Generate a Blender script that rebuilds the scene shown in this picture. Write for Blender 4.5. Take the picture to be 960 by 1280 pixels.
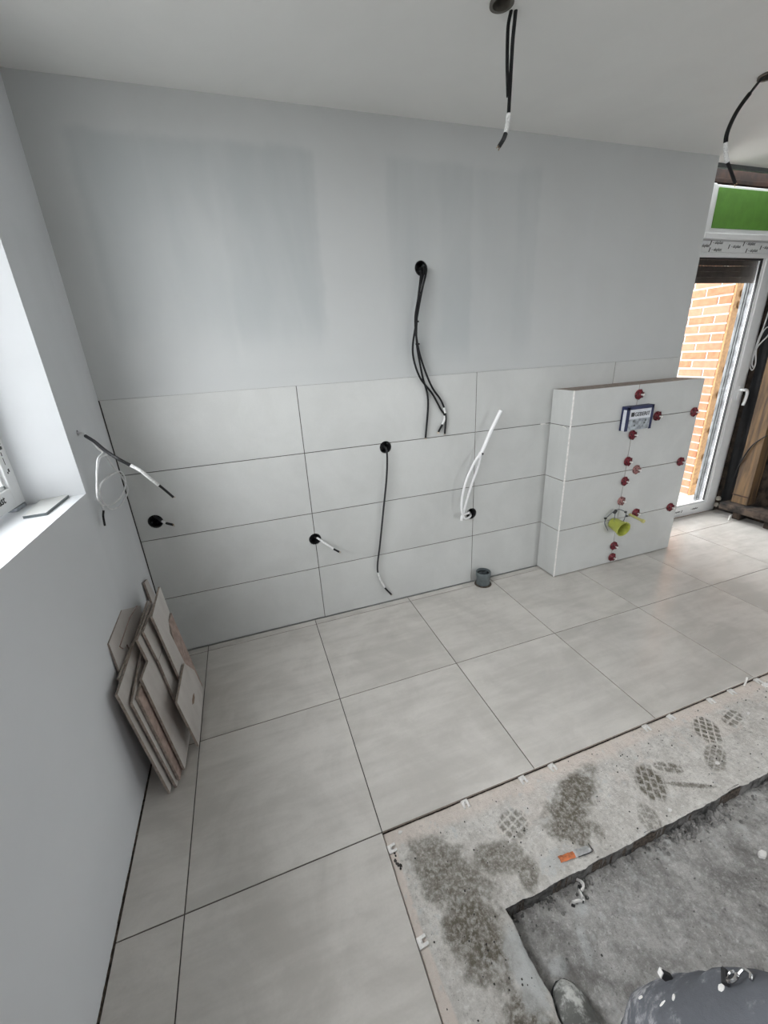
import bpy, bmesh, math, random
import numpy as np
from mathutils import Vector, Matrix

for o in list(bpy.data.objects):
    bpy.data.objects.remove(o)
SC = bpy.context.scene
COL = SC.collection
random.seed(7)

# ------------------------------------------------------------------ camera, world, light, exposure
F_PX = 507.98
CAM = Vector((0.5742, -2.0909, 1.4606))
RIGHT = Vector((0.9433, -0.3277, -0.0527)); DOWN = Vector((-0.1651, -0.3257, -0.9309)); FWD = Vector((0.2879, 0.8869, -0.3613))
cd = bpy.data.cameras.new('camera'); cam = bpy.data.objects.new('camera', cd); COL.objects.link(cam)
cd.sensor_fit = 'VERTICAL'; cd.sensor_height = 36.0; cd.sensor_width = 27.0
cd.lens = 36.0 * F_PX / 1280.0
cd.clip_start = 0.02; cd.clip_end = 200
m3 = Matrix((RIGHT, -DOWN, -FWD)).transposed()
cam.matrix_world = Matrix.Translation(CAM) @ m3.to_4x4()
SC.camera = cam

world = bpy.data.worlds.new('overcast_sky'); SC.world = world
world.use_nodes = True
bgn = world.node_tree.nodes['Background']
bgn.inputs[0].default_value = (0.955, 0.975, 1.0, 1); bgn.inputs[1].default_value = 5.1

def portal(name, loc, rot, sx, sy):
    l = bpy.data.lights.new(name, 'AREA'); l.shape = 'RECTANGLE'; l.size = sx; l.size_y = sy
    l.cycles.is_portal = True
    o = bpy.data.objects.new(name, l); COL.objects.link(o); o.location = loc; o.rotation_euler = rot
    return o
portal('window_portal', (-0.30, -1.57, 1.70), (0, -math.pi / 2, 0), 1.3, 2.25)
portal('added_rear_window_portal', (3.1, -4.75, 1.2), (math.pi / 2, 0, 0), .8, 2.3)  # portal at the added rear opening
portal('added_right_window_portal', (4.80, -3.025, 1.5), (0, math.pi / 2, 0), 1.2, .75)  # portal at the added right-hand opening
portal('door_portal', (3.92, 0.33, 1.0), (-math.pi / 2, 0, 0), 1.0, 2.0)

SC.view_settings.view_transform = 'Standard'
SC.view_settings.look = 'None'
SC.view_settings.gamma = 1.0
SC.view_settings.use_curve_mapping = False
SC.view_settings.exposure = 1.08

def ray(u, v):
    return RIGHT * ((u - 480) / F_PX) + DOWN * ((v - 640) / F_PX) + FWD
def at(u, v, ax, val):
    """the place on the plane axis=val that was measured at this spot of the survey picture"""
    d = ray(u, v); return CAM + d * ((val - CAM[ax]) / d[ax])

# ------------------------------------------------------------------ helpers
class MB:
    def __init__(self): self.v = []; self.f = []
    def add(self, vs, fs):
        n = len(self.v); self.v += [tuple(p) for p in vs]; self.f += [tuple(i + n for i in f) for f in fs]; return self
    def box(self, a, b):
        x0, y0, z0 = a; x1, y1, z1 = b
        vs = [(x0, y0, z0), (x1, y0, z0), (x1, y1, z0), (x0, y1, z0), (x0, y0, z1), (x1, y0, z1), (x1, y1, z1), (x0, y1, z1)]
        return self.add(vs, [(0, 3, 2, 1), (4, 5, 6, 7), (0, 1, 5, 4), (1, 2, 6, 5), (2, 3, 7, 6), (3, 0, 4, 7)])
    def prism(self, poly, vec):
        """poly: list of 3d points (planar), extruded by vec"""
        n = len(poly); vec = Vector(vec)
        vs = [Vector(p) for p in poly] + [Vector(p) + vec for p in poly]
        fs = [tuple(range(n - 1, -1, -1)), tuple(range(n, 2 * n))] + [(i, (i + 1) % n, n + (i + 1) % n, n + i) for i in range(n)]
        return self.add(vs, fs)
    def lathe(self, prof, o=(0, 0, 0), axis=(0, 0, 1), seg=24, closed=False):
        """prof: (radius, height) list swept about axis at o"""
        a = Vector(axis).normalized(); t = Vector((1, 0, 0)) if abs(a.x) < .9 else Vector((0, 1, 0))
        e1 = a.cross(t).normalized(); e2 = a.cross(e1); o = Vector(o)
        vs = []; fs = []; m = len(prof)
        for i in range(seg):
            c, s = math.cos(2 * math.pi * i / seg), math.sin(2 * math.pi * i / seg)
            for r, h in prof: vs.append(o + a * h + (e1 * c + e2 * s) * r)
        for i in range(seg):
            j = (i + 1) % seg
            for k in range(m - 1 if not closed else m):
                k2 = (k + 1) % m
                fs.append((i * m + k, j * m + k, j * m + k2, i * m + k2))
        return self.add(vs, fs)
    def tube(self, pts, r, seg=8, smooth=6, flat=1.0):
        P = catmull(pts, smooth) if smooth > 1 else [Vector(p) for p in pts]
        rr = r if callable(r) else (lambda t: r)
        vs = []; fs = []; n = len(P); up = None
        for i, p in enumerate(P):
            d = (P[min(i + 1, n - 1)] - P[max(i - 1, 0)]).normalized()
            if up is None:
                up = d.cross(Vector((0.3, 0.2, 1))).normalized()
                if up.length < .1: up = d.cross(Vector((1, 0, 0))).normalized()
            up = (up - d * up.dot(d)).normalized(); b = d.cross(up); R = rr(i / max(n - 1, 1))
            for k in range(seg):
                a = 2 * math.pi * k / seg; vs.append(p + up * (math.cos(a) * R) + b * (math.sin(a) * R * flat))
        for i in range(n - 1):
            for k in range(seg):
                k2 = (k + 1) % seg
                fs.append((i * seg + k, i * seg + k2, (i + 1) * seg + k2, (i + 1) * seg + k))
        fs.append(tuple(range(seg - 1, -1, -1))); fs.append(tuple((n - 1) * seg + k for k in range(seg)))
        return self.add(vs, fs)
    def mesh(self, name, mat, smooth=False):
        me = bpy.data.meshes.new(name); me.from_pydata(self.v, [], self.f); me.validate()
        bm = bmesh.new(); bm.from_mesh(me); bmesh.ops.recalc_face_normals(bm, faces=bm.faces); bm.to_mesh(me); bm.free()
        if mat: me.materials.append(mat)
        if smooth:
            for p in me.polygons: p.use_smooth = True
            me.set_sharp_from_angle(angle=math.radians(40))
        return me
    def build(self, name, mat, parent=None, smooth=False, bevel=0, origin=None):
        o = bpy.data.objects.new(name, self.mesh(name, mat, smooth)); COL.objects.link(o)
        if parent: o.parent = parent
        if origin is not None:
            o.data.transform(Matrix.Translation(-Vector(origin))); o.location = origin
        if bevel:
            b = o.modifiers.new('bevel', 'BEVEL'); b.width = bevel; b.segments = 2; b.limit_method = 'ANGLE'; b.angle_limit = math.radians(35)
        return o

def catmull(pts, n):
    P = [Vector(p) for p in pts]
    if len(P) < 3:
        return [P[0].lerp(P[-1], i / n) for i in range(n + 1)]
    Q = [P[0] * 2 - P[1]] + P + [P[-1] * 2 - P[-2]]; out = []
    for i in range(1, len(Q) - 2):
        a, b, c, d = Q[i - 1], Q[i], Q[i + 1], Q[i + 2]
        for k in range(n):
            t = k / n
            out.append(0.5 * ((2 * b) + (c - a) * t + (2 * a - 5 * b + 4 * c - d) * t * t + (3 * b - a - 3 * c + d) * t ** 3))
    out.append(P[-1]); return out

def tag(o, label=None, cat=None, group=None, kind=None):
    if label: o['label'] = label
    if cat: o['category'] = cat
    if group: o['group'] = group
    if kind: o['kind'] = kind
    return o
def empty(name, loc, label=None, cat=None, group=None):
    o = bpy.data.objects.new(name, None); COL.objects.link(o); o.location = loc; o.empty_display_size = .05
    return tag(o, label, cat, group)
def inv(mb, root):
    """shift a world-space MB into the local frame of an unrotated root"""
    L = root.location; mb.v = [(x - L[0], y - L[1], z - L[2]) for x, y, z in mb.v]; return mb
def cut(obj, cutters):
    """cut real holes into obj"""
    ms = []
    for c in cutters:
        m = obj.modifiers.new('cut', 'BOOLEAN'); m.operation = 'DIFFERENCE'; m.solver = 'EXACT'; m.object = c; ms.append(m)
    bpy.context.view_layer.update()
    dg = bpy.context.evaluated_depsgraph_get()
    me = bpy.data.meshes.new_from_object(obj.evaluated_get(dg))
    for m in ms: obj.modifiers.remove(m)
    obj.data = me

# ------------------------------------------------------------------ procedural materials
def new_mat(name):
    m = bpy.data.materials.new(name); m.use_nodes = True; nt = m.node_tree
    return m, nt, nt.nodes, nt.links, nt.nodes['Principled BSDF']
def N(nt, t, **k):
    n = nt.nodes.new(t)
    for a, b in k.items():
        if a.startswith('i_'): n.inputs[a[2:]].default_value = b
        else: setattr(n, a, b)
    return n
def lk(nt, a, b): nt.links.new(a, b)
def mathn(nt, op, a, b=None, c=None, clamp=False):
    n = N(nt, 'ShaderNodeMath', operation=op, use_clamp=clamp)
    for i, x in enumerate((a, b, c)):
        if x is None: continue
        if isinstance(x, (int, float)): n.inputs[i].default_value = x
        else: lk(nt, x, n.inputs[i])
    return n.outputs[0]
def mixc(nt, fac, a, b, mode='MIX'):
    n = N(nt, 'ShaderNodeMix', data_type='RGBA', blend_type=mode, clamp_factor=True)
    for s, x in ((n.inputs[0], fac), (n.inputs[6], a), (n.inputs[7], b)):
        if isinstance(x, (int, float)): s.default_value = x
        elif isinstance(x, (tuple, list)): s.default_value = tuple(x)[:3] + (1,)
        else: lk(nt, x, s)
    return n.outputs[2]
def ramp(nt, fac, a, b):
    n = N(nt, 'ShaderNodeMapRange', interpolation_type='SMOOTHSTEP'); n.inputs[1].default_value = a; n.inputs[2].default_value = b
    lk(nt, fac, n.inputs[0]); return n.outputs[0]
def noise(nt, vec, scale, detail=4, rough=.55, dist=0):
    n = N(nt, 'ShaderNodeTexNoise'); n.inputs['Scale'].default_value = scale; n.inputs['Detail'].default_value = detail
    n.inputs['Roughness'].default_value = rough; n.inputs['Distortion'].default_value = dist
    if vec is not None: lk(nt, vec, n.inputs['Vector'])
    return n.outputs['Fac']
def coords(nt, kind='Object'):
    return N(nt, 'ShaderNodeTexCoord').outputs[kind]
def scaled(nt, vec, s, rot=(0, 0, 0)):
    n = N(nt, 'ShaderNodeMapping'); n.inputs['Scale'].default_value = s; n.inputs['Rotation'].default_value = rot; lk(nt, vec, n.inputs['Vector']); return n.outputs[0]
def bump(nt, bs, h, strength, dist):
    n = N(nt, 'ShaderNodeBump'); n.inputs['Strength'].default_value = strength; n.inputs['Distance'].default_value = dist
    lk(nt, h, n.inputs['Height']); lk(nt, n.outputs[0], bs.inputs['Normal'])

def simple(name, col, rough=.5, metal=0, var=.06, scale=30, bmp=0.0, spec=.5, coat=0):
    m, nt, ns, ls, bs = new_mat(name)
    v = coords(nt); f = noise(nt, v, scale, 4)
    d = tuple(max(0, c * (1 - var * 2)) for c in col); l = tuple(min(1, c * (1 + var)) for c in col)
    lk(nt, mixc(nt, ramp(nt, f, .3, .7), d, l), bs.inputs['Base Color'])
    bs.inputs['Roughness'].default_value = rough; bs.inputs['Metallic'].default_value = metal
    bs.inputs['Specular IOR Level'].default_value = spec; bs.inputs['Coat Weight'].default_value = coat
    if bmp: bump(nt, bs, f, .5, bmp)
    return m

def rnd_vec(nt):
    """object coordinates shifted by a random amount for each piece"""
    v = coords(nt); r = N(nt, 'ShaderNodeObjectInfo').outputs['Random']
    mul = mathn(nt, 'MULTIPLY', r, 37.0)
    cmb = N(nt, 'ShaderNodeCombineXYZ'); lk(nt, mul, cmb.inputs[0]); lk(nt, mathn(nt, 'MULTIPLY', r, 91.0), cmb.inputs[1]); lk(nt, mathn(nt, 'MULTIPLY', r, 17.0), cmb.inputs[2])
    a = N(nt, 'ShaderNodeVectorMath', operation='ADD'); lk(nt, v, a.inputs[0]); lk(nt, cmb.outputs[0], a.inputs[1])
    return a.outputs[0], r

def tile_material(name, dark, light, rough, streak=(1.2, 6, 1), spot=.4, spec=.5):
    m, nt, ns, ls, bs = new_mat(name)
    v, r = rnd_vec(nt)
    cloud = noise(nt, v, 3.2, 9, .62, .6)
    st = noise(nt, scaled(nt, v, streak), 3.0, 8, .6, .3)
    fine = noise(nt, v, 160, 3, .6)
    k = mathn(nt, 'ADD', mathn(nt, 'MULTIPLY', cloud, .6), mathn(nt, 'MULTIPLY', st, .4))
    c = mixc(nt, ramp(nt, k, .36, .64), dark, light)
    c = mixc(nt, mathn(nt, 'MULTIPLY', ramp(nt, noise(nt, v, 7, 6, .7, .4), .56, .74), spot), c, tuple(x * .86 for x in dark))
    c = mixc(nt, mathn(nt, 'MULTIPLY', ramp(nt, fine, .35, .75), .12), c, tuple(x * .85 for x in dark))
    b = N(nt, 'ShaderNodeBrightContrast'); lk(nt, c, b.inputs[0]); lk(nt, mathn(nt, 'MULTIPLY_ADD', r, .02, -.01), b.inputs[1])
    lk(nt, b.outputs[0], bs.inputs['Base Color'])
    lk(nt, mathn(nt, 'MULTIPLY_ADD', cloud, .08, rough - .04), bs.inputs['Roughness'])
    bs.inputs['Specular IOR Level'].default_value = spec
    bump(nt, bs, fine, .08, .0006)
    return m

M = {}
M['floor_tile'] = tile_material('floor_porcelain', (.50, .475, .44), (.64, .61, .57), .20, spot=.3, spec=.6)
M['wall_tile'] = tile_material('wall_porcelain', (.51, .515, .50), (.565, .57, .555), .42, spot=.12)
M['offcut'] = tile_material('offcut_porcelain', (.50, .465, .435), (.61, .575, .545), .5, spot=.1)
M['tile_side'] = simple('tile_biscuit', (.33, .275, .235), .85, var=.15, scale=60)
M['tile_back'] = simple('tile_back_clay', (.40, .30, .26), .85, var=.12, scale=40)
M['grout'] = simple('dark_joint', (.055, .05, .045), .95)
M['gap'] = simple('expansion_gap', (.085, .065, .05), .95, var=.4, scale=80)

def plaster(name, base, patches=(), axis=0):
    """smooth filler finish; patches: damp/filled areas (lo, hi, z0, z1, amount)"""
    m, nt, ns, ls, bs = new_mat(name)
    v = coords(nt, 'Object'); big = noise(nt, v, 1.3, 5, .6, .4); fine = noise(nt, v, 55, 5, .6)
    c = mixc(nt, ramp(nt, big, .3, .7), tuple(x * .965 for x in base), tuple(min(1, x * 1.02) for x in base))
    wob = noise(nt, v, 9, 4, .6)
    sep = N(nt, 'ShaderNodeSeparateXYZ'); lk(nt, v, sep.inputs[0])
    a = mathn(nt, 'ADD', sep.outputs[axis], mathn(nt, 'MULTIPLY_ADD', wob, .05, -.025))
    z = mathn(nt, 'ADD', sep.outputs[2], mathn(nt, 'MULTIPLY_ADD', wob, .05, -.025))
    strk = noise(nt, scaled(nt, v, (3.2, 3.2, .8)), 1.5, 3, .5, .5)
    for lo, hi, z0, z1, amt, col in patches:
        k = mathn(nt, 'MULTIPLY', ramp(nt, a, lo - .015, lo + .025), mathn(nt, 'SUBTRACT', 1.0, ramp(nt, a, hi - .02, hi + .012)))
        k = mathn(nt, 'MULTIPLY', k, ramp(nt, z, z0 - .04, z0 + .16))
        k = mathn(nt, 'MULTIPLY', k, mathn(nt, 'SUBTRACT', 1.0, ramp(nt, z, z1 - .02, z1 + .02)))
        k = mathn(nt, 'MULTIPLY', k, mathn(nt, 'MULTIPLY_ADD', ramp(nt, strk, .3, .7), .7, .3))
        c = mixc(nt, mathn(nt, 'MULTIPLY', k, amt), c, col)
    lk(nt, c, bs.inputs['Base Color']); bs.inputs['Roughness'].default_value = .85; bs.inputs['Specular IOR Level'].default_value = .25
    bump(nt, bs, mathn(nt, 'ADD', mathn(nt, 'MULTIPLY', wob, .6), mathn(nt, 'MULTIPLY', fine, .12)), .25, .004)
    return m
WB = (.53, .54, .535); DK = (.425, .448, .45)
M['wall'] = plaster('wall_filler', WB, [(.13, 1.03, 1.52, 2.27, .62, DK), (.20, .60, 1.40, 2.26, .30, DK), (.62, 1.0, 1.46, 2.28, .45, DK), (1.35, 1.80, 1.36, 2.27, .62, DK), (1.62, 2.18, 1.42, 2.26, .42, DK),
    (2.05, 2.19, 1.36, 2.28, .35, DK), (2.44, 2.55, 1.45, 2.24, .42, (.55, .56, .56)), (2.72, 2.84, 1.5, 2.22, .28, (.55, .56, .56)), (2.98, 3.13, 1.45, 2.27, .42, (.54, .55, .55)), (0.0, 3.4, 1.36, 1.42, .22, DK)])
M['wall_left'] = plaster('left_wall_filler', (.67, .685, .70), [(-.45, -.10, .3, 1.9, .12, DK)], axis=1)
M['ceiling'] = plaster('ceiling_paint', (.82, .82, .80))
M['pvc'] = simple('white_pvc', (.80, .81, .81), .28, var=.01, spec=.5)
M['gasket'] = simple('black_rubber', (.015, .015, .016), .5)
M['ink'] = simple('black_print', (.03, .03, .03), .7)
M['cable_black'] = simple('black_cable_sheath', (.010, .010, .011), .55, spec=.3)
M['cable_grey'] = simple('grey_cable_sheath', (.028, .028, .030), .5, spec=.3)
M['cable_white'] = simple('white_cable_sheath', (.72, .72, .72), .4)
M['label_white'] = simple('white_cable_marker', (.75, .75, .74), .6, var=.12, scale=150)
M['copper'] = simple('bare_wire', (.45, .33, .22), .3, metal=1)
M['dark_box'] = simple('black_box_plastic', (.012, .012, .013), .5)
M['ceil_box'] = simple('greybrown_box_plastic', (.12, .11, .095), .5)
M['pipe_grey'] = simple('grey_pipe_plastic', (.115, .135, .14), .35, var=.1)
M['hose_white'] = simple('white_hose', (.86, .86, .86), .3, var=.01)
M['red'] = simple('red_clip_plastic', (.17, .016, .026), .4, var=.45, scale=90)
M['red_pale'] = simple('dusty_red_clip_plastic', (.33, .16, .15), .5, var=.4, scale=80)
M['clip_white'] = simple('white_clip_plastic', (.82, .80, .77), .5, var=.08, scale=80)
M['yellowgreen'] = simple('yellow_green_plastic', (.40, .43, .08), .35, var=.08)
M['yellow_dull'] = simple('dull_yellow_plastic', (.55, .52, .20), .45, var=.1)
M['wire'] = simple('galvanised_wire', (.13, .14, .16), .4, metal=.6)
M['navy'] = simple('navy_card', (.014, .02, .075), .5)
M['cover'] = simple('white_cover_card', (.66, .68, .72), .45, var=.03)
M['cover_low'] = simple('scuffed_grey_cover_card', (.36, .39, .42), .4, var=.25, scale=40)
M['green'] = simple('green_insulation', (.105, .27, .035), .75, var=.06, scale=14)
M['lintel'] = simple('brown_timber', (.036, .015, .007), .8, var=.35, scale=12, bmp=.003)
M['steel_dark'] = simple('dark_steel', (.12, .13, .13), .5, metal=.3)
M['lath'] = simple('brown_shutter', (.055, .045, .04), .5, var=.12, scale=20)
M['hole_lit'] = simple('shutter_slot', (.8, .78, .7), .6)
M['terrace'] = simple('pale_concrete', (.52, .50, .46), .9, var=.12, scale=8, bmp=.003)
M['membrane'] = simple('black_membrane', (.012, .013, .015), .55, var=.3, scale=9, bmp=.006)
M['reveal'] = simple('grey_smeared_render', (.20, .205, .215), .6, var=.3, scale=14, bmp=.004)
M['rough_dark'] = simple('old_dark_masonry', (.05, .035, .025), .95, var=.5, scale=14, bmp=.01)
M['mortar'] = simple('light_mortar', (.62, .58, .51), .9, var=.06, scale=40, bmp=.002)
M['brick_edge'] = simple('sandy_brick_end', (.36, .21, .095), .9, var=.12, scale=40, bmp=.002)

def brick_mat():
    m, nt, ns, ls, bs = new_mat('orange_brick')
    v, r = rnd_vec(nt); f = noise(nt, v, 22, 6, .65)
    c = mixc(nt, ramp(nt, f, .3, .72), (.33, .115, .055), (.43, .19, .10))
    c = mixc(nt, mathn(nt, 'MULTIPLY', r, .5), c, (.43, .25, .18))
    lk(nt, c, bs.inputs['Base Color']); bs.inputs['Roughness'].default_value = .9; bump(nt, bs, f, .5, .003); return m
M['brick'] = brick_mat()
def timber():
    m, nt, ns, ls, bs = new_mat('golden_timber')
    v = coords(nt); f = noise(nt, scaled(nt, v, (9, 9, .8)), 3, 6, .6, .4)
    lk(nt, mixc(nt, ramp(nt, f, .35, .66), (.045, .025, .012), (.145, .085, .036)), bs.inputs['Base Color']); bs.inputs['Roughness'].default_value = .75
    bump(nt, bs, f, .3, .002); return m
M['timber'] = timber()
def glass():
    m = bpy.data.materials.new('window_glass'); m.use_nodes = True; nt = m.node_tree; nt.nodes.clear()
    out = N(nt, 'ShaderNodeOutputMaterial'); tr = N(nt, 'ShaderNodeBsdfTransparent'); gl = N(nt, 'ShaderNodeBsdfGlossy')
    tr.inputs[0].default_value = (.97, .975, .975, 1); gl.inputs['Roughness'].default_value = .01
    lw = N(nt, 'ShaderNodeLayerWeight'); lw.inputs[0].default_value = .5
    fr = mathn(nt, 'MULTIPLY_ADD', mathn(nt, 'POWER', lw.outputs['Facing'], 5.0), .96, .04)
    mx = N(nt, 'ShaderNodeMixShader'); lk(nt, fr, mx.inputs[0]); lk(nt, tr.outputs[0], mx.inputs[1]); lk(nt, gl.outputs[0], mx.inputs[2]); lk(nt, mx.outputs[0], out.inputs[0])
    return m
M['glass'] = glass()

# ------------------------------------------------------------------ numpy noise for relief
def vnoise(x, y, seed=0):
    xi = np.floor(x).astype(np.int64); yi = np.floor(y).astype(np.int64); xf = x - xi; yf = y - yi
    def h(a, b):
        n = (a * 374761393 + b * 668265263 + seed * 1442695041) & 0x7fffffff
        n = ((n ^ (n >> 13)) * 1274126177) & 0x7fffffff
        return ((n ^ (n >> 16)) & 0xffff) / 65535.0
    u = xf * xf * (3 - 2 * xf); v = yf * yf * (3 - 2 * yf)
    return (h(xi, yi) * (1 - u) + h(xi + 1, yi) * u) * (1 - v) + (h(xi, yi + 1) * (1 - u) + h(xi + 1, yi + 1) * u) * v
def fbm(x, y, s, oct=4, seed=0):
    t = 0; a = .5; n = 0
    for i in range(oct):
        t = t + a * vnoise(x * s, y * s, seed + i * 17); n += a; a *= .5; s *= 2.03
    return t / n
def sstep(x, a, b):
    t = np.clip((x - a) / (b - a), 0, 1); return t * t * (3 - 2 * t)

# ================================================================== STRUCTURE
HC = 2.4164            # ceiling height
XEND = 3.393           # right end of the tiled wall
XR = 4.49              # right wall
YREAR = -4.6
ZROW = [0.0012, 0.3384, 0.6727, 1.0070, 1.3413]
XCOL = [0.004, 0.8410, 1.8436, 2.8357, XEND]
J = 0.0016             # half joint

# back wall (furred-out plaster wall; tile plane y=0, plaster plane y=+6 mm)
mb = MB(); mb.prism([(-.02, .006, HC + .01), (-.02, .006, 1.336), (-.02, .011, 1.336), (-.02, .011, -.02), (-.02, .20, -.02), (-.02, .20, HC + .01)], (XEND + .02, 0, 0))
wall_back = tag(mb.build('wall_back', M['wall']), 'white filled plaster wall above the grey wall tiles', kind='structure')
HOLES = {  # key: x, z, radius
    'top': (1.517, 1.844, .034), 'mid': (1.283, .985, .034), 'low': (.840, .519, .034), 'left': (.090, .765, .034), 'hose': (1.832, .495, .036)}
def cyl_cutter(c, axis, r, l):
    mb = MB(); mb.lathe([(0, -l), (r, -l), (r, l), (0, l)], c, axis, 28); o = mb.build('cutter', None)
    bm = bmesh.new(); bm.from_mesh(o.data); bmesh.ops.remove_doubles(bm, verts=bm.verts, dist=1e-5); bmesh.ops.recalc_face_normals(bm, faces=bm.faces); bm.to_mesh(o.data); bm.free(); return o
cutters = {k: cyl_cutter((x, 0, z), (0, 1, 0), r, .075) for k, (x, z, r) in HOLES.items()}
cut(wall_back, list(cutters.values()))

def tile_piece(name, w, h, t, mat, side, parent, loc, normal='y'):
    """chamfered porcelain tile; normal: 'y' faces -y, 'x' faces -x, 'z' faces up. loc = centre of the face"""
    c = .0012; a, b = w / 2, h / 2
    vs = [(-a, -b, -t), (a, -b, -t), (a, b, -t), (-a, b, -t), (-a, -b, -c), (a, -b, -c), (a, b, -c), (-a, b, -c),
          (-a + c, -b + c, 0), (a - c, -b + c, 0), (a - c, b - c, 0), (-a + c, b - c, 0)]
    fs = [(0, 3, 2, 1), (8, 9, 10, 11)] + [(i, (i + 1) % 4, 4 + (i + 1) % 4, 4 + i) for i in range(4)] + [(4 + i, 4 + (i + 1) % 4, 8 + (i + 1) % 4, 8 + i) for i in range(4)]
    me = bpy.data.meshes.new(name); me.from_pydata(vs, [], fs); me.materials.append(mat); me.materials.append(side)
    for i, p in enumerate(me.polygons):
        p.material_index = 0 if (i == 1 or i >= 6) else 1
    R = {'y': Matrix(((1, 0, 0), (0, 0, -1), (0, 1, 0))), 'x': Matrix(((0, 0, -1), (-1, 0, 0), (0, 1, 0))), 'z': Matrix.Identity(3)}[normal]
    me.transform(R.to_4x4())
    o = bpy.data.objects.new(name, me); COL.objects.link(o); o.location = loc; o.parent = parent
    return o

# grout bed behind the wall tiles, then each tile
inset = MB(); inset.box((0, .0035, 0), (XEND - .002, .0112, 1.340)); gb = inset.build('joint_bed', M['grout'], wall_back)
cut(gb, [cutters[k] for k in ('mid', 'low', 'left', 'hose')])
for r in range(4):
    for c in range(4):
        if c == 3 and r < 3: continue
        x0, x1, z0, z1 = XCOL[c] + J, XCOL[c + 1] - J, ZROW[r] + J, ZROW[r + 1] - J
        o = tile_piece('tile', x1 - x0, z1 - z0, .009, M['wall_tile'], M['tile_side'], wall_back, ((x0 + x1) / 2, 0, (z0 + z1) / 2), 'y')
        cs = [cutters[k] for k, (x, z, rr) in HOLES.items() if x0 - rr < x < x1 + rr and z0 - rr < z < z1 + rr]
        if cs: cut(o, cs)
for c in cutters.values(): bpy.data.objects.remove(c)

# left wall with a splayed window opening
WY0, WY1, WZ0, WZ1 = -0.437, -2.70, 1.055, 2.34
mb = MB()
mb.box((-.36, WY1 - .0, -.02), (0, WY0, WZ0)); mb.box((-.36, WY1, WZ1), (0, WY0, HC + .01))
for z0, z1 in ((-.02, HC + .01),):
    mb.prism([(0, .25, z0), (0, WY0, z0), (-.155, WY0 - .055, z0), (-.36, WY0 - .055, z0), (-.36, .25, z0)], (0, 0, z1 - z0))
    mb.prism([(0, YREAR - .2, z0), (0, WY1, z0), (-.155, WY1 + .055, z0), (-.36, WY1 + .055, z0), (-.36, YREAR - .2, z0)], (0, 0, z1 - z0))
wall_left = tag(mb.build('wall_left', M['wall_left']), 'smooth grey-white left wall with the window opening', kind='structure')
lc = cyl_cutter((0, -.333, 1.255), (1, 0, 0), .010, .05); cut(wall_left, [lc]); bpy.data.objects.remove(lc)

# ceiling with two lamp outlets
mb = MB(); mb.box((-.36, YREAR - .2, HC), (XR + .4, .075, HC + .12))
ceiling = tag(mb.build('ceiling', M['ceiling']), 'white painted plasterboard ceiling', kind='structure')
CH = [Vector((1.502, -.642, HC)), Vector((2.775, -.590, HC))]
cs = [cyl_cutter(c, (0, 0, 1), .034, .06) for c in CH]; cut(ceiling, cs)
for c in cs: bpy.data.objects.remove(c)

# unfinished right wall, rear wall with a window added behind the camera for light, exterior lintel wall
mb = MB(); mb.box((XR + .012, -.62, -.25), (XR + .4, .27, HC + .2))
wall_right = tag(mb.build('wall_right', M['rough_dark']), 'dark unfinished masonry wall beside the terrace door', kind='structure')
RY0, RY1, RZ0, RZ1 = -2.65, -3.4, .9, 2.1  # opening added for light; pale plaster here also bounces light to the left
mb = MB(); mb.box((XR + .004, RY0, -.25), (XR + .36, -.6205, HC + .2)); mb.box((XR + .004, YREAR, -.25), (XR + .36, RY1, HC + .2)); mb.box((XR + .004, RY1, -.25), (XR + .36, RY0, RZ0)); mb.box((XR + .004, RY1, RZ1), (XR + .36, RY0, HC + .2))
tag(mb.build('wall_right_plastered', M['wall_left']), 'plastered right wall with a tall window opening added for light', kind='structure')
mb = MB(); mb.box((-.36, YREAR - .2, -.25), (2.7, YREAR, HC + .1)); mb.box((3.5, YREAR - .2, -.25), (XR + .4, YREAR, HC + .1))
mb.box((2.7, YREAR - .2, -.25), (3.5, YREAR, .05)); mb.box((2.7, YREAR - .2, 2.35), (3.5, YREAR, HC + .1))
tag(mb.build('wall_rear', M['wall_left']), 'rear wall with a window opening added for light', kind='structure')
mb = MB(); mb.box((-.5, .2, -.25), (3.40, .56, HC + .3)); mb.box((3.40, .2, 2.36), (XR + .3, .56, HC + .35))
wo = tag(mb.build('wall_outer', M['rough_dark']), 'outer wall shell behind the plasterboard', kind='structure')

# ------------------------------------------------------------------ floor: screed slab, pit, tiles
XL = [0.006, .1805, .7793, 1.3781, 1.9769, 2.5757, 3.1745, 3.7733, 4.3721, XR - .02]
YL = [0.19, -.0503, -.6491, -1.2479, -1.8467, -2.4455, -3.0443, -3.6431, -4.24, YREAR]
ZS = -0.012; ZP = -0.072
PX, PY = 1.042, -1.549      # inner corner of the pit
mb = MB(); mb.box((-.02, PY, -.25), (XR + .02, .3, ZS - .012)); mb.box((-.02, YREAR, -.25), (PX, PY, ZS - .012)); mb.box((PX, YREAR, -.30), (XR + .02, PY, ZP - .03))
floor = tag(mb.build('floor', M['gap']), 'screed floor slab carrying the large floor tiles', kind='structure')
mb = MB(); mb.box((.012, -1.2429, ZS), (XR - .02, -.001, -.0032)); mb.box((.012, -2.46, ZS), (.772, -1.2429, -.0032)); mb.box((XEND, -.001, ZS), (XR - .02, .19, -.0032))
mb.build('joint_bed', M['grout'], floor)
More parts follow.
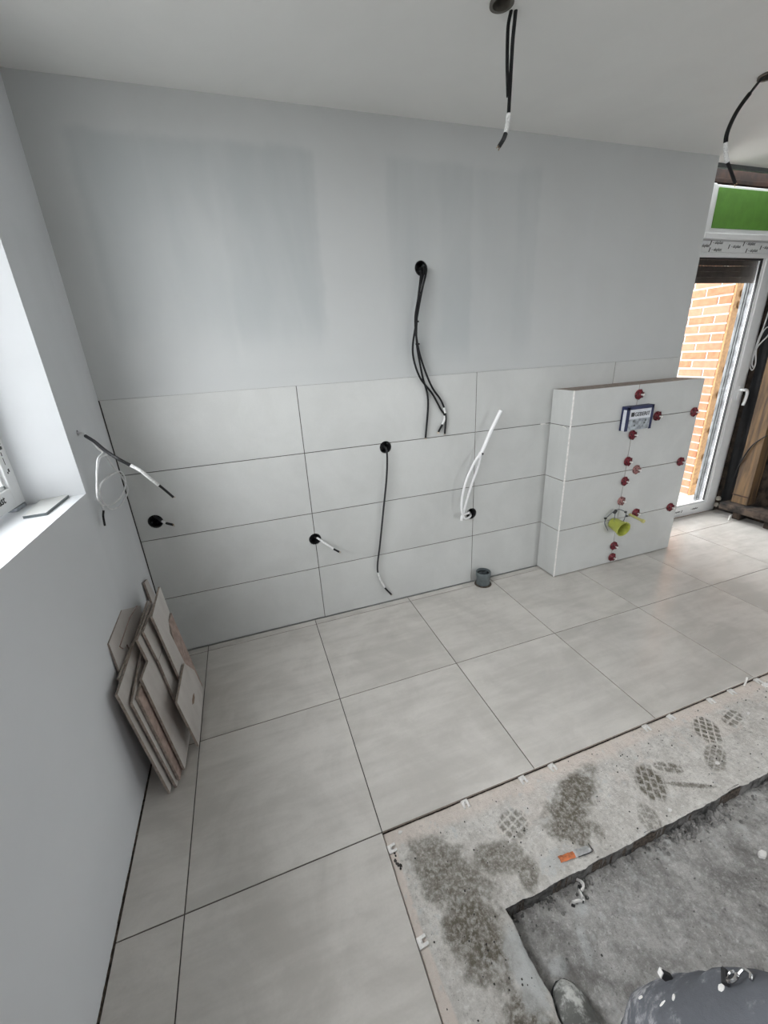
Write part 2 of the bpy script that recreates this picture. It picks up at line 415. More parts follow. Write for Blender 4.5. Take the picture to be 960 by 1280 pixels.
for j in range(4):
    for i in range(9):
        x0, x1, y1, y0 = XL[i], XL[i + 1], YL[j], YL[j + 1]
        if j == 3 and i > 1: continue
        if j == 0:
            if x1 > XEND and x0 < XEND: x0 = XEND   # beyond the wall end the row runs on towards the door
            if x1 <= XEND: y1 = -.004
        o = tile_piece('tile', x1 - x0 - 2 * J, y1 - y0 - 2 * J, .0095, M['floor_tile'], M['tile_side'], floor, ((x0 + x1) / 2, (y0 + y1) / 2, 0), 'z')
# the piece of the narrow wall strip left of the wall end
tile_piece('tile', XEND - XL[6] - 2 * J, .043, .0095, M['floor_tile'], M['tile_side'], floor, ((XEND + XL[6]) / 2, -.0272, 0), 'z')

def attr_mesh(name, X, Y, Z, keep, cols, mat, parent, skirt=None):
    ny, nx = X.shape
    idx = -np.ones(X.shape, int); used = np.zeros(X.shape, bool)
    k = keep
    used[:-1, :-1] |= k; used[1:, :-1] |= k; used[:-1, 1:] |= k; used[1:, 1:] |= k
    idx[used] = np.arange(used.sum())
    vs = np.stack([X[used], Y[used], Z[used]], 1).tolist()
    jj, ii = np.nonzero(k)
    fs = np.stack([idx[jj, ii], idx[jj, ii + 1], idx[jj + 1, ii + 1], idx[jj + 1, ii]], 1).tolist()
    me = bpy.data.meshes.new(name); me.from_pydata(vs, [], fs)
    c = np.concatenate([cols[used], np.ones((used.sum(), 1))], 1)
    if skirt is not None:
        bm = bmesh.new(); bm.from_mesh(me)
        be = [e for e in bm.edges if e.is_boundary]
        r = bmesh.ops.extrude_edge_only(bm, edges=be)
        for v in [g for g in r['geom'] if isinstance(g, bmesh.types.BMVert)]: v.co.z = skirt + random.uniform(-.002, .004); v.co.x += random.uniform(-.003, .005) ; v.co.y += random.uniform(-.002, .004)
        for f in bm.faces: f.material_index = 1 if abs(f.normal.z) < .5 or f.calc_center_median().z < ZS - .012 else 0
        n0 = len(c); bm.to_mesh(me); n1 = len(bm.verts); bm.free()
        c = np.concatenate([c, np.full((n1 - n0, 4), (.0, .0, .0, 1.0))])
    at_ = me.attributes.new('marks', 'FLOAT_COLOR', 'POINT'); at_.data.foreach_set('color', c.astype(np.float32).ravel())
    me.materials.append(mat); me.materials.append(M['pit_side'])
    for p in me.polygons: p.use_smooth = p.material_index == 0
    o = bpy.data.objects.new(name, me); COL.objects.link(o); o.parent = parent; return o

def screed_material(name, dark, base, light, wet, pinkc):
    """marks attribute: R = wet/dirt stain, G = white plaster smears, B = reddish adhesive residue"""
    m, nt, ns, ls, bs = new_mat(name)
    a = N(nt, 'ShaderNodeAttribute', attribute_name='marks'); sp = N(nt, 'ShaderNodeSeparateColor'); lk(nt, a.outputs['Color'], sp.inputs[0])
    v = coords(nt); f1 = noise(nt, v, 16, 9, .75, .3); f2 = noise(nt, v, 75, 7, .8); f3 = noise(nt, v, 260, 3, .6)
    c = mixc(nt, ramp(nt, f1, .33, .67), dark, base)
    c = mixc(nt, mathn(nt, 'MULTIPLY', ramp(nt, f2, .52, .66), .65), c, light)
    c = mixc(nt, mathn(nt, 'MULTIPLY', ramp(nt, f2, .47, .34), .65), c, tuple(x * .6 for x in dark))
    c = mixc(nt, mathn(nt, 'MULTIPLY', sp.outputs[2], .75), c, pinkc)
    c = mixc(nt, sp.outputs[1], c, (.60, .61, .60))
    c = mixc(nt, mathn(nt, 'MULTIPLY', mathn(nt, 'MULTIPLY', sp.outputs[0], mathn(nt, 'MULTIPLY_ADD', ramp(nt, f2, .62, .42), .55, .55)), 1.0, clamp=True), c, wet)
    lk(nt, c, bs.inputs['Base Color']); lk(nt, mathn(nt, 'MULTIPLY_ADD', sp.outputs[0], -.25, .9), bs.inputs['Roughness'])
    bs.inputs['Specular IOR Level'].default_value = .3
    bump(nt, bs, mathn(nt, 'ADD', f2, mathn(nt, 'MULTIPLY', f3, .5)), .8, .008); return m
M['screed'] = screed_material('dusty_screed', (.55, .52, .48), (.75, .72, .675), (.88, .86, .83), (.145, .128, .098), (.78, .68, .61))
M['pit'] = screed_material('raw_pit_concrete', (.33, .318, .30), (.52, .505, .485), (.74, .73, .71), (.16, .152, .145), (.3, .28, .26))

M['pit_side'] = simple('broken_concrete_shaded', (.13, .125, .12), .95, var=.4, scale=30, bmp=.006)  # darker than the screed: shade of the pit's side put into its colour
def rot_local(X, Y, cx, cy, ang):
    c, s = math.cos(ang), math.sin(ang); dx, dy = X - cx, Y - cy
    return dx * c + dy * s, -dx * s + dy * c
def footprint(X, Y, cx, cy, ang, L, W, kind='grid', pitch=.02, soft=.15):
    a, b = rot_local(X, Y, cx, cy, ang)
    n = fbm(X, Y, 60, 3, 5)
    e = 1 - sstep((a / L) ** 2 + (b / W) ** 2 + (n - .5) * .5, 1 - soft * 2, 1 + soft)
    if kind == 'grid':
        g = np.maximum(np.abs((a / pitch) % 1 - .5), np.abs((b / pitch) % 1 - .5)) * 2
        e = e * (1 - sstep(g, .70, .84))
    elif kind == 'bars':
        row = np.floor(b / (pitch * .9)); g = np.maximum(np.abs((a / (pitch * 1.6) + .5 * (row % 2)) % 1 - .5), np.abs((b / (pitch * .9)) % 1 - .5)) * 2
        e = e * (1 - .75 * sstep(g, .76, .88))
    return e * (.85 + .5 * (n - .3))

S = .004
gx = np.arange(.7795, 2.80, S); gy = np.arange(-1.93, -1.2475, S)
X, Y = np.meshgrid(gx, gy)
cxm, cym = (X[:-1, :-1] + S / 2), (Y[:-1, :-1] + S / 2)
keep = ~((cxm > PX) & (cym < PY))
wet = np.zeros_like(X); n1 = fbm(X, Y, 22, 4, 1); n2 = fbm(X, Y, 70, 4, 2); n3 = fbm(X, Y, 9, 4, 3)
wet = np.maximum(wet, footprint(X, Y, 2.122, -1.355, .75, .065, .050, 'grid', .0225))
wet = np.maximum(wet, .75 * footprint(X, Y, 2.035, -1.445, .5, .070, .034, 'bars', .02))
wet = np.maximum(wet, .85 * footprint(X, Y, 2.272, -1.352, .2, .055, .034, 'grid', .027))
wet = np.maximum(wet, footprint(X, Y, 1.730, -1.430, .95, .070, .050, 'bars', .024))
wet = np.maximum(wet, .85 * footprint(X, Y, 1.838, -1.412, -.55, .052, .022, 'bars', .022))
wet = np.maximum(wet, .8 * footprint(X, Y, 1.85, -1.488, -.45, .085, .009, 'plain'))
wet = np.maximum(wet, .7 * footprint(X, Y, 1.195, -1.372, .3, .055, .045, 'grid', .024))
wet = np.maximum(wet, .6 * footprint(X, Y, 1.62, -1.52, 1.2, .05, .035, 'bars', .022))
for cx, cy, a, L, W, k in [(1.43, -1.385, .35, .15, .065, 1.0), (1.36, -1.45, -.5, .10, .055, .9), (.935, -1.435, -.9, .16, .09, .85), (.94, -1.56, -1.4, .14, .09, 1.0),
                           (1.10, -1.44, -.2, .09, .05, .8), (1.16, -1.50, .9, .05, .03, .8), (.975, -1.78, -1.3, .10, .06, 1.0), (1.50, -1.35, .5, .10, .035, .85)]:
    a_, b_ = rot_local(X, Y, cx, cy, a)
    d = (a_ / L) ** 2 + (b_ / W) ** 2
    wet = np.maximum(wet, k * (1 - sstep(d + (n1 - .5) * 1.3 + (n2 - .5) * .9, .35, 1.25)) * (.6 + .6 * n2))
spk = vnoise(X * 130, Y * 130, 9)
wet = np.maximum(wet, .5 * sstep(spk, .93, .99) * sstep(vnoise(X * 12, Y * 12, 4), .45, .7))
pink = (1 - sstep(np.minimum(-1.2479 - Y, 9) + (n1 - .5) * .03, .035, .07)) * .8
pink = np.maximum(pink, (1 - sstep(X - .779 + (n1 - .5) * .008, .022 + .05 * np.clip(-1.5 - Y, 0, .4), .030 + .05 * np.clip(-1.5 - Y, 0, .4))))
pink = np.clip(pink + .3 * (n3 > .56) * (Y > -1.4), 0, 1)
a_, b_ = rot_local(X, Y, 1.02, -1.665, 1.45)
white = (1 - sstep((a_ / .10) ** 2 + (b_ / .045) ** 2 + (n2 - .5) * 1.2 + (n1 - .5), .4, 1.1)) * .85
a_, b_ = rot_local(X, Y, 1.25, -1.505, .2)
white = np.maximum(white, .6 * (1 - sstep((a_ / .07) ** 2 + (b_ / .03) ** 2 + (n2 - .5) * 2.4, .4, 1.0)))
white = np.maximum(white, .5 * sstep(n2, .68, .76) * sstep(n1, .5, .6))
wet = wet * (1 - .7 * white)
Z = ZS + (n2 - .5) * .004 + (n1 - .5) * .003 + .0012 * (pink > .4)
edge = np.maximum(np.where(X > PX - .012, 1 - np.abs(Y - PY) / .012, 0) * (Y < PY + .012), np.where(Y < PY + .012, 1 - np.abs(X - PX) / .012, 0) * (X > PX - .012))
edge = np.clip(edge, 0, 1)
Z = Z - edge * (.003 + .005 * n1)
Xj = X + np.where((np.abs(X - PX) < .006) & (Y < PY + .006), (n1 - .5) * .02, 0); Yj = Y + np.where((np.abs(Y - PY) < .006) & (X > PX - .006), (n1 - .5) * .014, 0)
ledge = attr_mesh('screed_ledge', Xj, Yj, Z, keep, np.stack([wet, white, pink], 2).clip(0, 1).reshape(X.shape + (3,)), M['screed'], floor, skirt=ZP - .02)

# pit bottom
S2 = .005
gx = np.arange(PX - .02, 2.75, S2); gy = np.arange(-2.45, PY + .02, S2); X, Y = np.meshgrid(gx, gy)
n1 = fbm(X, Y, 14, 5, 31); n2 = fbm(X * .6 + Y * .8, Y * .6 - X * .8, 60, 4, 32); n3 = fbm((X * .8 - Y * .6) * 1.0, (X * .6 + Y * .8) * 3, 10, 4, 33)
ridge = 1 - np.abs(2 * fbm(X, Y, 26, 4, 37) - 1)
Z = ZP + (n1 - .5) * .012 + (n2 - .5) * .007 + (ridge - .8) * .006
nearedge = np.clip(1 - np.minimum(np.abs(Y - PY), np.abs(X - PX)) / .05, 0, 1)
Z = Z + nearedge * (n2 - .4) * .012
wet = np.clip(.55 * (1 - sstep(n3, .38, .5)) + .5 * (1 - sstep(n1, .34, .46)), 0, 1) * .6
white = .5 * sstep(n2, .60, .72) * sstep(n1, .45, .6)
for cx, cy, L, W, an in [(1.22, -1.665, .05, .016, 1.2), (2.25, -1.62, .06, .02, .3), (1.12, -1.68, .03, .02, 0), (1.27, -1.6, .035, .02, .5), (1.95, -1.80, .05, .012, -.5)]:
    a_, b_ = rot_local(X, Y, cx, cy, an); white = np.maximum(white, .75 * (1 - sstep((a_ / L) ** 2 + (b_ / W) ** 2 + (n2 - .5) * 1.6, .3, 1.1)))
attr_mesh('pit_bottom', X, Y, Z, np.ones((X.shape[0] - 1, X.shape[1] - 1), bool), np.stack([wet, white, wet * 0], 2), M['pit'], floor)
mb = MB(); mb.box((2.70, PY, -.2), (XR, -1.2479, ZS)); mb.box((.7795, -2.46, -.2), (PX, -1.92, ZS)); mb.build('screed_rest', M['screed'], floor)
mb = MB(); mb.box((2.70, YREAR, -.29), (XR, PY, ZP)); mb.box((PX, YREAR, -.29), (2.75, -2.43, ZP)); mb.build('pit_rest', M['pit'], floor)
# expansion gap filler with crumbly brown edge along the left wall
mb = MB(); yy = 0.0
pts = []
for k in range(130):
    y = -k * .0185; w = .004 + .004 * random.random()
    mb.box((-.0, y - .017, -.012), (w, y, -.004 + .003 * random.random()))
mb.build('edge_strip', M['gap'], floor)

# ------------------------------------------------------------------ pre-wall box with tiles
PX0, PX1, PD, PZ, PJ = 2.3714, 3.405, .1774, 1.2107, 2.858
mb = MB(); mb.box((PX0 + .0095, -PD + .0095, 0.001), (PX1 - .0095, -.0005, PZ - .009))
pre = tag(mb.build('wall_installation_box', M['grout']), 'low tiled installation box in front of the grey tiled wall', kind='structure')
zr = [0.004, .3384, .6727, 1.0070, PZ]
for r in range(4):
    z0, z1 = zr[r] + J, zr[r + 1] - (J if r < 3 else 0)
    for x0, x1 in ((PX0 + .004, PJ - J), (PJ + J, PX1)):
        tile_piece('tile', x1 - x0, z1 - z0, .009, M['wall_tile'], M['tile_side'], pre, ((x0 + x1) / 2, -PD, (z0 + z1) / 2), 'y')
    tile_piece('tile', PD - .006, z1 - z0, .009, M['wall_tile'], M['tile_side'], pre, (PX0, -(PD - .002) / 2 - .001, (z0 + z1) / 2), 'x')
    mb = MB(); mb.box((PX1 - .0095, -PD + .0095, z0), (PX1, -.0005, z1)); mb.build('tile', M['wall_tile'], pre)
mb = MB(); mb.box((PX0 + .004, -PD + .010, PZ - .010), (PX1 - .001, -.001, PZ - .001)); mb.build('top_board', M['tile_side'], pre)
mb = MB(); mb.prism([(PX0 - .0005, -PD + .007, .002), (PX0 - .0005, -PD - .0005, .002), (PX0 + .005, -PD - .0005, .002), (PX0 + .005, -PD + .004, .002)], (0, 0, PZ - .002)); mb.build('corner_profile', M['clip_white'], pre)

# ------------------------------------------------------------------ terrace door in the niche
DX0, DX1, DY = 3.405, 4.442, .20
door = tag(empty('door_1', (DX1, DY, 0)), 'white glazed terrace door with handle beyond the tiled wall', kind='structure')
def dpart(name, mat, boxes, parent=None, bevel=.003):
    mb = MB()
    for a, b in boxes: mb.box(a, b)
    par = parent or door
    base = Vector(door.location)
    inv(mb, door); return mb.build(name, mat, par, bevel=bevel)
dpart('door_frame', M['pvc'], [((4.392, DY, .0), (DX1, DY + .048, 1.97)), ((DX0, DY, .0), (DX0 + .06, DY + .048, 1.97)), ((DX0 + .06, DY, .0), (4.392, DY + .048, .035)), ((DX0, DY, 1.972), (DX1, DY + .048, 2.05))])
sash = dpart('sash', M['pvc'], [((4.307, DY - .016, .030), (4.402, DY + .034, 1.984)), ((DX0 + .05, DY - .016, .03), (DX0 + .14, DY + .034, 1.984)), ((DX0 + .14, DY - .016, .03), (4.307, DY + .034, .10)), ((DX0 + .14, DY - .016, 1.957), (4.307, DY + .034, 1.984))])
dpart('glazing_bead', M['pvc'], [((4.289, DY - .006, .112), (4.307, DY + .02, 1.957)), ((DX0 + .14, DY - .006, .10), (4.307, DY + .02, .114))], bevel=.002)
dpart('gasket', M['gasket'], [((4.283, DY - .002, .114), (4.290, DY + .012, 1.948)), ((DX0 + .14, DY - .002, 1.946), (4.290, DY + .012, 1.958)), ((4.401, DY - .003, .03), (4.405, DY + .001, 1.975))], bevel=0)
dpart('pane', M['glass'], [((DX0 + .14, DY + .022, .10), (4.295, DY + .026, 1.962))], bevel=0)
dpart('head_profile', M['pvc'], [((DX0, DY - .012, 1.985), (DX1 + .03, DY + .06, 2.052))])
hb = MB(); hb.box((4.340, DY - .026, .965), (4.370, DY - .016, 1.075)); inv(hb, door); h = hb.build('handle', M['pvc'], door, bevel=.004)
hb = MB(); hb.tube([(4.350, DY - .02, 1.045), (4.350, DY - .04, 1.046), (4.350, DY - .052, 1.046), (4.362, DY - .056, 1.046), (4.385, DY - .056, 1.04), (4.398, DY - .056, 1.015), (4.395, DY - .056, .97), (4.383, DY - .056, .925)], .011, 10); inv(hb, door); hb.build('lever', M['pvc'], h, smooth=True)

def text(name, body, loc, rot, size, mat, parent=None, shear=0, bold=0, extrude=.0002, align='LEFT'):
    c = bpy.data.curves.new(name, 'FONT'); c.body = body; c.size = size; c.shear = shear; c.offset = bold; c.extrude = extrude; c.align_x = align
    c.materials.append(mat); o = bpy.data.objects.new(name, c); COL.objects.link(o)
    o.location = Vector(loc) - (Vector(parent.location) if parent else Vector()); o.rotation_euler = rot
    bpy.context.view_layer.update(); me = bpy.data.meshes.new_from_object(o.evaluated_get(bpy.context.evaluated_depsgraph_get()))
    o2 = bpy.data.objects.new(name, me); COL.objects.link(o2); o2.location = o.location; o2.rotation_euler = o.rotation_euler; bpy.data.objects.remove(o)
    if parent: o2.parent = parent
    return o2
RX = (math.pi / 2, 0, 0)
for x, z, s_ in [(3.70, 2.034, .025), (4.02, 2.034, .025), (3.58, 2.015, .025), (3.88, 2.015, .025), (4.20, 2.015, .025), (3.70, 1.994, .025), (4.06, 1.994, .025)]:
    text('print', '\u25ae \u2013 aluplast', (x, DY - .0125, z), RX, s_, M['ink'], door, .3, .0004)
text('print', '\u2013 aluplast', (4.12, DY - .0165, .055), RX, .022, M['ink'], door, .3, .0006)
text('print', 'aluplast \u25ae', (3.93, DY - .0165, .055), RX, .022, M['ink'], door, .3, .0006)

# roller shutter box with green face, lath curtain behind the glass
box = empty('shutter_box', (4.0, .17, 2.06), 'white roller shutter box with green insulation face above the terrace door', 'shutter box')
def part(root, name, mat, boxes, bevel=0, parent=None, smooth=False):
    mb = MB()
    for a, b in boxes: mb.box(a, b)
    inv(mb, root); return mb.build(name, mat, parent or root, bevel=bevel, smooth=smooth)
part(box, 'casing', M['pvc'], [((3.63, .172, 2.054), (XR, .30, 2.352))], .004)
part(box, 'face_panel', M['green'], [((3.665, .166, 2.117), (XR, .1722, 2.335))], .001)
part(box, 'side_cap', M['pvc'], [((3.60, .160, 2.06), (3.632, .29, 2.354))], .006)
part(box, 'bottom_lip', M['pvc'], [((3.61, .155, 2.054), (XR, .172, 2.088))], .004)
cur = empty('roller_shutter', (3.9, .27, 1.80), 'dark brown slatted roller shutter partly lowered behind the door glass', 'shutter')
for k in range(6):
    z = 1.815 + k * .037; gap = .0025 if k >= 2 else 0
    sl = part(cur, 'slat', M['lath'], [((DX0 + .05, .282, z), (4.38, .290, z + .037 - gap))], .001)
    if gap:
        mb = MB()   # web between the slats with open light slots
        for q in range(30):
            mb.box((DX0 + .05 + q * .031, .284, z + .037 - gap), (DX0 + .05 + q * .031 + .018, .287, z + .037))
        inv(mb, cur); tag(mb.build('slotted_web', M['lath'], sl), kind='stuff')
# timber lintel above, dark ceiling rail
lint = empty('lintel_beam', (4.0, .2, 2.36), 'dark brown timber lintel above the green shutter box', 'beam')
part(lint, 'beam', M['lintel'], [((3.38, .185, 2.356), (XR, .199, 2.52))], .002)
part(lint, 'cross_batten', M['lintel'], [((3.5, .172, 2.36), (XR, .186, 2.385))], .002)
rail = MB(); rail.box((3.40, .0755, 2.395), (XR, .092, 2.44)); tag(rail.build('ceiling_rail', M['steel_dark'], bevel=.002), 'dark steel rail along the ceiling edge above the door', 'rail')

# ------------------------------------------------------------------ outside: terrace slab, brick wall, reveal
mb = MB(); mb.box((-2, .275, -.25), (9, 9, -.035)); tag(mb.build('terrace', M['terrace']), 'pale concrete terrace outside the door', kind='structure')
mb = MB(); mb.box((-30, -30, -.6), (30, 30, -.40)); tag(mb.build('ground_outside', simple('garden_soil', (.17, .165, .155), .95, var=.2, scale=3)), 'bare garden ground around the house', kind='structure')
BX, BY, CO, BL = 4.70, .60, .0757, .238
mb = MB(); mb.box((BX + .006, BY + .005, -.05), (BX + .115, 3.2, 2.72))
wall_brick = tag(mb.build('wall_brick', M['mortar']), 'sunny orange brick wall outside the terrace door', kind='structure')
mb = MB(); mb.box((0, 0, 0), (.11, BL - .016, CO - .0145)); bm_full = mb.mesh('brick', M['brick'])
mb = MB(); mb.box((0, 0, 0), (.11, BL / 2 - .016, CO - .0145)); bm_half = mb.mesh('brick', M['brick'])
for r in range(35):
    y = BY + .022; z = -.03 + r * CO + .005; first = True
    while y < 2.3:
        half = first and r % 2 == 1
        b = bpy.data.objects.new('brick', bm_half if half else bm_full); COL.objects.link(b); b.parent = wall_brick
        b.location = (BX + random.uniform(-.001, .0015), y, z); y += BL / 2 if half else BL; first = False
mb = MB(); mb.box((BX + .001, BY, -.05), (BX + .115, BY + .018, 2.72)); mb.build('end_face', M['brick_edge'], wall_brick)
for z in (.11, .36, .62, .78, 1.17, 1.70, 1.79, .95):
    mb = MB(); mb.lathe([(0, .02), (.016, .014), (.02, 0), (.0, -.001)], (BX + .07 + random.uniform(-.01, .02), BY, z), (0.3, -1, 0), 8); mb.v = [(x, y, z + (zz - z) * 1.7) for (x, y, zz) in mb.v]
    mb.build('mortar_blob', M['brick_edge'], wall_brick, smooth=True)
mb = MB(); mb.box((4.442, .25, -.06), (4.60, .388, 2.5))
rv = tag(mb.build('wall_reveal', M['reveal']), 'grey smeared outer reveal beside the door', kind='structure')
mb = MB()
for y, w in ((.262, .012), (.30, .02), (.345, .006), (.362, .010)): mb.box((4.436, y, -.05), (4.4422, y + w, 2.2))
mb.build('sealing_tape', M['steel_dark'], rv)

# ------------------------------------------------------------------ left window
win = tag(empty('window_1', (-.155, -.50, WZ0)), 'white plastic window frame with bright daylight pane', kind='structure')
fx0, fx1 = -.225, -.155
fy0, fy1 = WY0 - .052, WY1 + .052
def wpart(name, mat, boxes, bevel=.003): return part(win, name, mat, boxes, bevel)
wpart('window_frame', M['pvc'], [((fx0, fy0 - .058, 1.068), (fx1, fy0, WZ1 - .01)), ((fx0, fy1, 1.068), (fx1, fy1 + .058, WZ1 - .01)), ((fx0, fy1 + .058, 1.068), (fx1, fy0 - .058, 1.13)), ((fx0, fy1 + .058, WZ1 - .08), (fx1, fy0 - .058, WZ1 - .01))])
wpart('glazing_bead', M['pvc'], [((fx0 + .012, fy0 - .072, 1.12), (fx1 - .010, fy0 - .056, WZ1 - .08)), ((fx0 + .012, fy1 + .06, 1.128), (fx1 - .010, fy0 - .058, 1.144))])
wpart('pane', M['glass'], [((-.20, fy1 + .05, 1.13), (-.194, fy0 - .06, WZ1 - .07))], 0)
wpart('packer', M['cover_low'], [((-.215, -.56, WZ0), (-.152, -.495, 1.067)), ((-.215, -.95, WZ0), (-.152, -.88, 1.067))])
RW = (math.pi / 2, 0, math.pi / 2)
text('print', 'aluplast', (fx1 + .0006, -.700, 1.098), RW, .034, M['ink'], win, 0, .0005)
mb = MB()
for z, y, hh, ww in [(1.176, -.517, .010, .008), (1.172, -.526, .006, .006), (1.20, -.523, .022, .003), (1.228, -.522, .012, .004), (1.262, -.513, .012, .014), (1.247, -.513, .010, .014)]:
    mb.box((fx1 - .0002, y - ww / 2, z), (fx1 + .0005, y + ww / 2, z + hh))
inv(mb, win); mb.build('print', M['ink'], win)
# rear window, added behind the camera to light the room
w2 = tag(empty('added_rear_window', (3.1, YREAR, .05)), 'glazed rear opening added behind the camera for light', kind='structure')
for x in (2.7, 3.43): part(w2, 'window_frame', M['pvc'], [((x, YREAR - .10, .05), (x + .07, YREAR - .03, 2.35))], .003)
for z in (.05, 2.28): part(w2, 'window_frame', M['pvc'], [((2.77, YREAR - .10, z), (3.43, YREAR - .03, z + .07))], .003)
part(w2, 'pane', M['glass'], [((2.76, YREAR - .07, .11), (3.44, YREAR - .064, 2.29))])
# right-hand window, added out of view to brighten the left wall and floor
w3 = tag(empty('added_right_window', (XR + .2, -2.3, RZ0)), 'tall window added in the right wall out of view for light', kind='structure')
for y in (RY1, RY0 - .07): part(w3, 'window_frame', M['pvc'], [((XR + .12, y, RZ0), (XR + .19, y + .07, RZ1))], .003)
for z in (RZ0, RZ1 - .07): part(w3, 'window_frame', M['pvc'], [((XR + .12, RY1 + .07, z), (XR + .19, RY0 - .07, z + .07))], .003)
part(w3, 'pane', M['glass'], [((XR + .15, RY1 + .06, RZ0 + .06), (XR + .156, RY0 - .06, RZ1 - .06))])

# ================================================================== THINGS
# ------------------------------------------------------------------ socket boxes and cables
def socket(name, key, label, mat=None):
    x, z, r = HOLES[key]; root = empty(name, (x, .004, z), label, 'socket box', 'empty flush boxes in the wall')
    mb = MB(); mb.lathe([(r - .001, .004), (r - .001, .066), (0, .066), (0, .063), (r - .004, .063), (r - .004, .004)], (0, 0, 0), (0, 1, 0), 26, closed=True); mb.build('cup', mat or M['dark_box'], root, smooth=True)
    for a in (.6, 3.6):
        mb = MB(); mb.lathe([(0, 0), (.0035, 0), (.0035, .02), (0, .02)], (math.cos(a) * (r - .008), .02, math.sin(a) * (r - .008)), (0, 1, 0), 10); mb.build('screw', M['steel_dark'], root)
    return root
socket('flush_box', 'top', 'round black flush box high on the plaster wall')
socket('flush_box', 'mid', 'round black flush box under the top row of wall tiles')
socket('flush_box', 'low', 'round black flush box on the left vertical tile joint')
socket('flush_box', 'left', 'round black flush box beside the left corner of the tiled wall')
socket('flush_box', 'hose', 'round flush box where the white hose comes out')
for i, c in enumerate(CH):
    root = empty('ceiling_box', c, ['brown lamp outlet box in the ceiling by the two straight cables', 'brown lamp outlet box in the ceiling at the right edge'][i], 'ceiling box')
    mb = MB(); mb.lathe([(.033, -.004), (.033, .055), (0, .055), (0, .052), (.028, .052), (.028, -.004)], (0, 0, 0), (0, 0, 1), 26, closed=True); mb.build('cup', M['ceil_box'], root, smooth=True)
    mb = MB(); mb.lathe([(.027, -.006), (.036, -.006), (.036, 0), (.027, 0)], (0, 0, 0), (0, 0, 1), 26, closed=True); mb.build('rim', M['ceil_box'], root, smooth=True)

def cable(label, pts, r, segs, group=None, name='cable', tip=True):
    """segs: list of (t0, t1, material key, radius factor, part name) along the path"""
    P = catmull(pts, 10); n = len(P); o0 = Vector(P[0]); root = empty(name, o0, label, 'cable', group)
    for t0, t1, mk, k, pn in segs:
        a, b = int(t0 * (n - 1)), int(t1 * (n - 1)); seg = P[a:b + 1]
        if len(seg) < 2: continue
        mb = MB(); mb.tube(seg, r * k, 8, 1); inv(mb, root); mb.build(pn, M[mk], root, smooth=True)
    if tip:
        d = (P[-1] - P[-3]).normalized(); sdir = d.cross(Vector((0, 1, 0.1))).normalized()
        for q in (-1, 1):
            mb = MB(); mb.tube([P[-1] - d * .004 + sdir * q * r * .4, P[-1] + d * .010 + sdir * q * r * .8], r * .28, 6, 1); inv(mb, root); mb.build('wire_end', M['copper'], root)
    return root
def path(lst, ax=1): return [at(u, v, ax, val) for u, v, val in lst]

# three cables from the upper box
top0 = Vector((1.517, .03, 1.845))
cable('black cable from the upper box, hanging straightest and lowest of the three', [top0] + path([(530, 338, -.02), (524, 365, -.035), (521, 400, -.03), (521, 430, -.025), (528, 470, -.02), (535, 500, -.015), (532, 547, -.012)]), .0055, [(0, 1, 'cable_black', 1, 'sheath')], 'cables from the upper box')
cable('black cable from the upper box, looping left then crossing to a white-marked end', [top0 + Vector((.012, 0, .005))] + path([(533, 337, -.03), (527, 365, -.045), (520, 405, -.04), (516, 440, -.03), (524, 470, -.03), (540, 492, -.02), (550, 510, -.015), (556, 522, -.012), (548, 540, -.012)]), .0055,
      [(0, .87, 'cable_black', 1, 'sheath'), (.87, .95, 'label_white', 1.12, 'marker'), (.95, 1, 'cable_black', 1, 'end')], 'cables from the upper box')
cable('black cable from the upper box, curving furthest right of the three', [top0 + Vector((-.008, .0, -.008))] + path([(526, 342, -.025), (523, 370, -.03), (519, 402, -.045), (524, 440, -.045), (538, 480, -.03), (552, 502, -.02), (557, 520, -.015), (556, 542, -.012)]), .0055,
      [(0, .80, 'cable_black', 1, 'sheath'), (.80, .85, 'label_white', 1.1, 'marker'), (.85, 1, 'cable_black', 1, 'end')], 'cables from the upper box')
for k, (u, v) in enumerate([(521, 402), (525, 366), (522, 430)]):
    p = at(u, v, 1, -.036); mb = MB(); mb.tube([p + Vector((0, 0, .004)), p - Vector((0, 0, .004))], .011, 10, 1)
    o = mb.build('cable_tie', M['cable_black'], smooth=True); tag(o, ['black tie at the middle of the hanging cable bundle', 'black tie high on the hanging cable bundle', 'black tie low on the hanging cable bundle'][k], 'cable tie')
# cable from the middle box
cable('dark grey cable hanging from the box under the top tile row', [Vector((1.283, .03, .985))] + path([(483, 562, -.03), (484, 575, -.035), (483, 600, -.03), (479, 640, -.025), (475, 680, -.02), (472, 705, -.02), (473, 718, -.02), (480, 733, -.015), (489, 743, -.012)]), .0055,
      [(0, .76, 'cable_grey', 1, 'sheath'), (.76, .90, 'label_white', 1.1, 'marker'), (.90, 1, 'cable_black', 1, 'end')])
# short cables
cable('short black and white cable end poking from the box on the left tile joint', [Vector((.842, .03, .522))] + path([(399, 674, -.03), (406, 679, -.05), (415, 685, -.065), (424, 690, -.08)]), .0055, [(0, .15, 'cable_black', 1, 'sheath'), (.15, .82, 'label_white', 1.05, 'marker'), (.82, 1, 'cable_black', 1, 'end')])
cable('short cable end poking from the box beside the left corner', [Vector((.085, .03, .785))] + path([(196, 647, .0), (202, 651, -.03), (208, 654, -.06), (216, 656, -.09)]), .006, [(0, .55, 'cable_grey', 1, 'sheath'), (.55, .75, 'label_white', 1.1, 'marker'), (.75, 1, 'cable_black', 1, 'end')])
cable('grey looped cable lying inside the box beside the left corner', [Vector((.075, .045, .79)), Vector((.095, .008, .785)), Vector((.112, .0, .772)), Vector((.11, .02, .758)), Vector((.09, .035, .75)), Vector((.085, .04, .742))], .005, [(0, 1, 'cable_grey', 1, 'sheath')], tip=False)
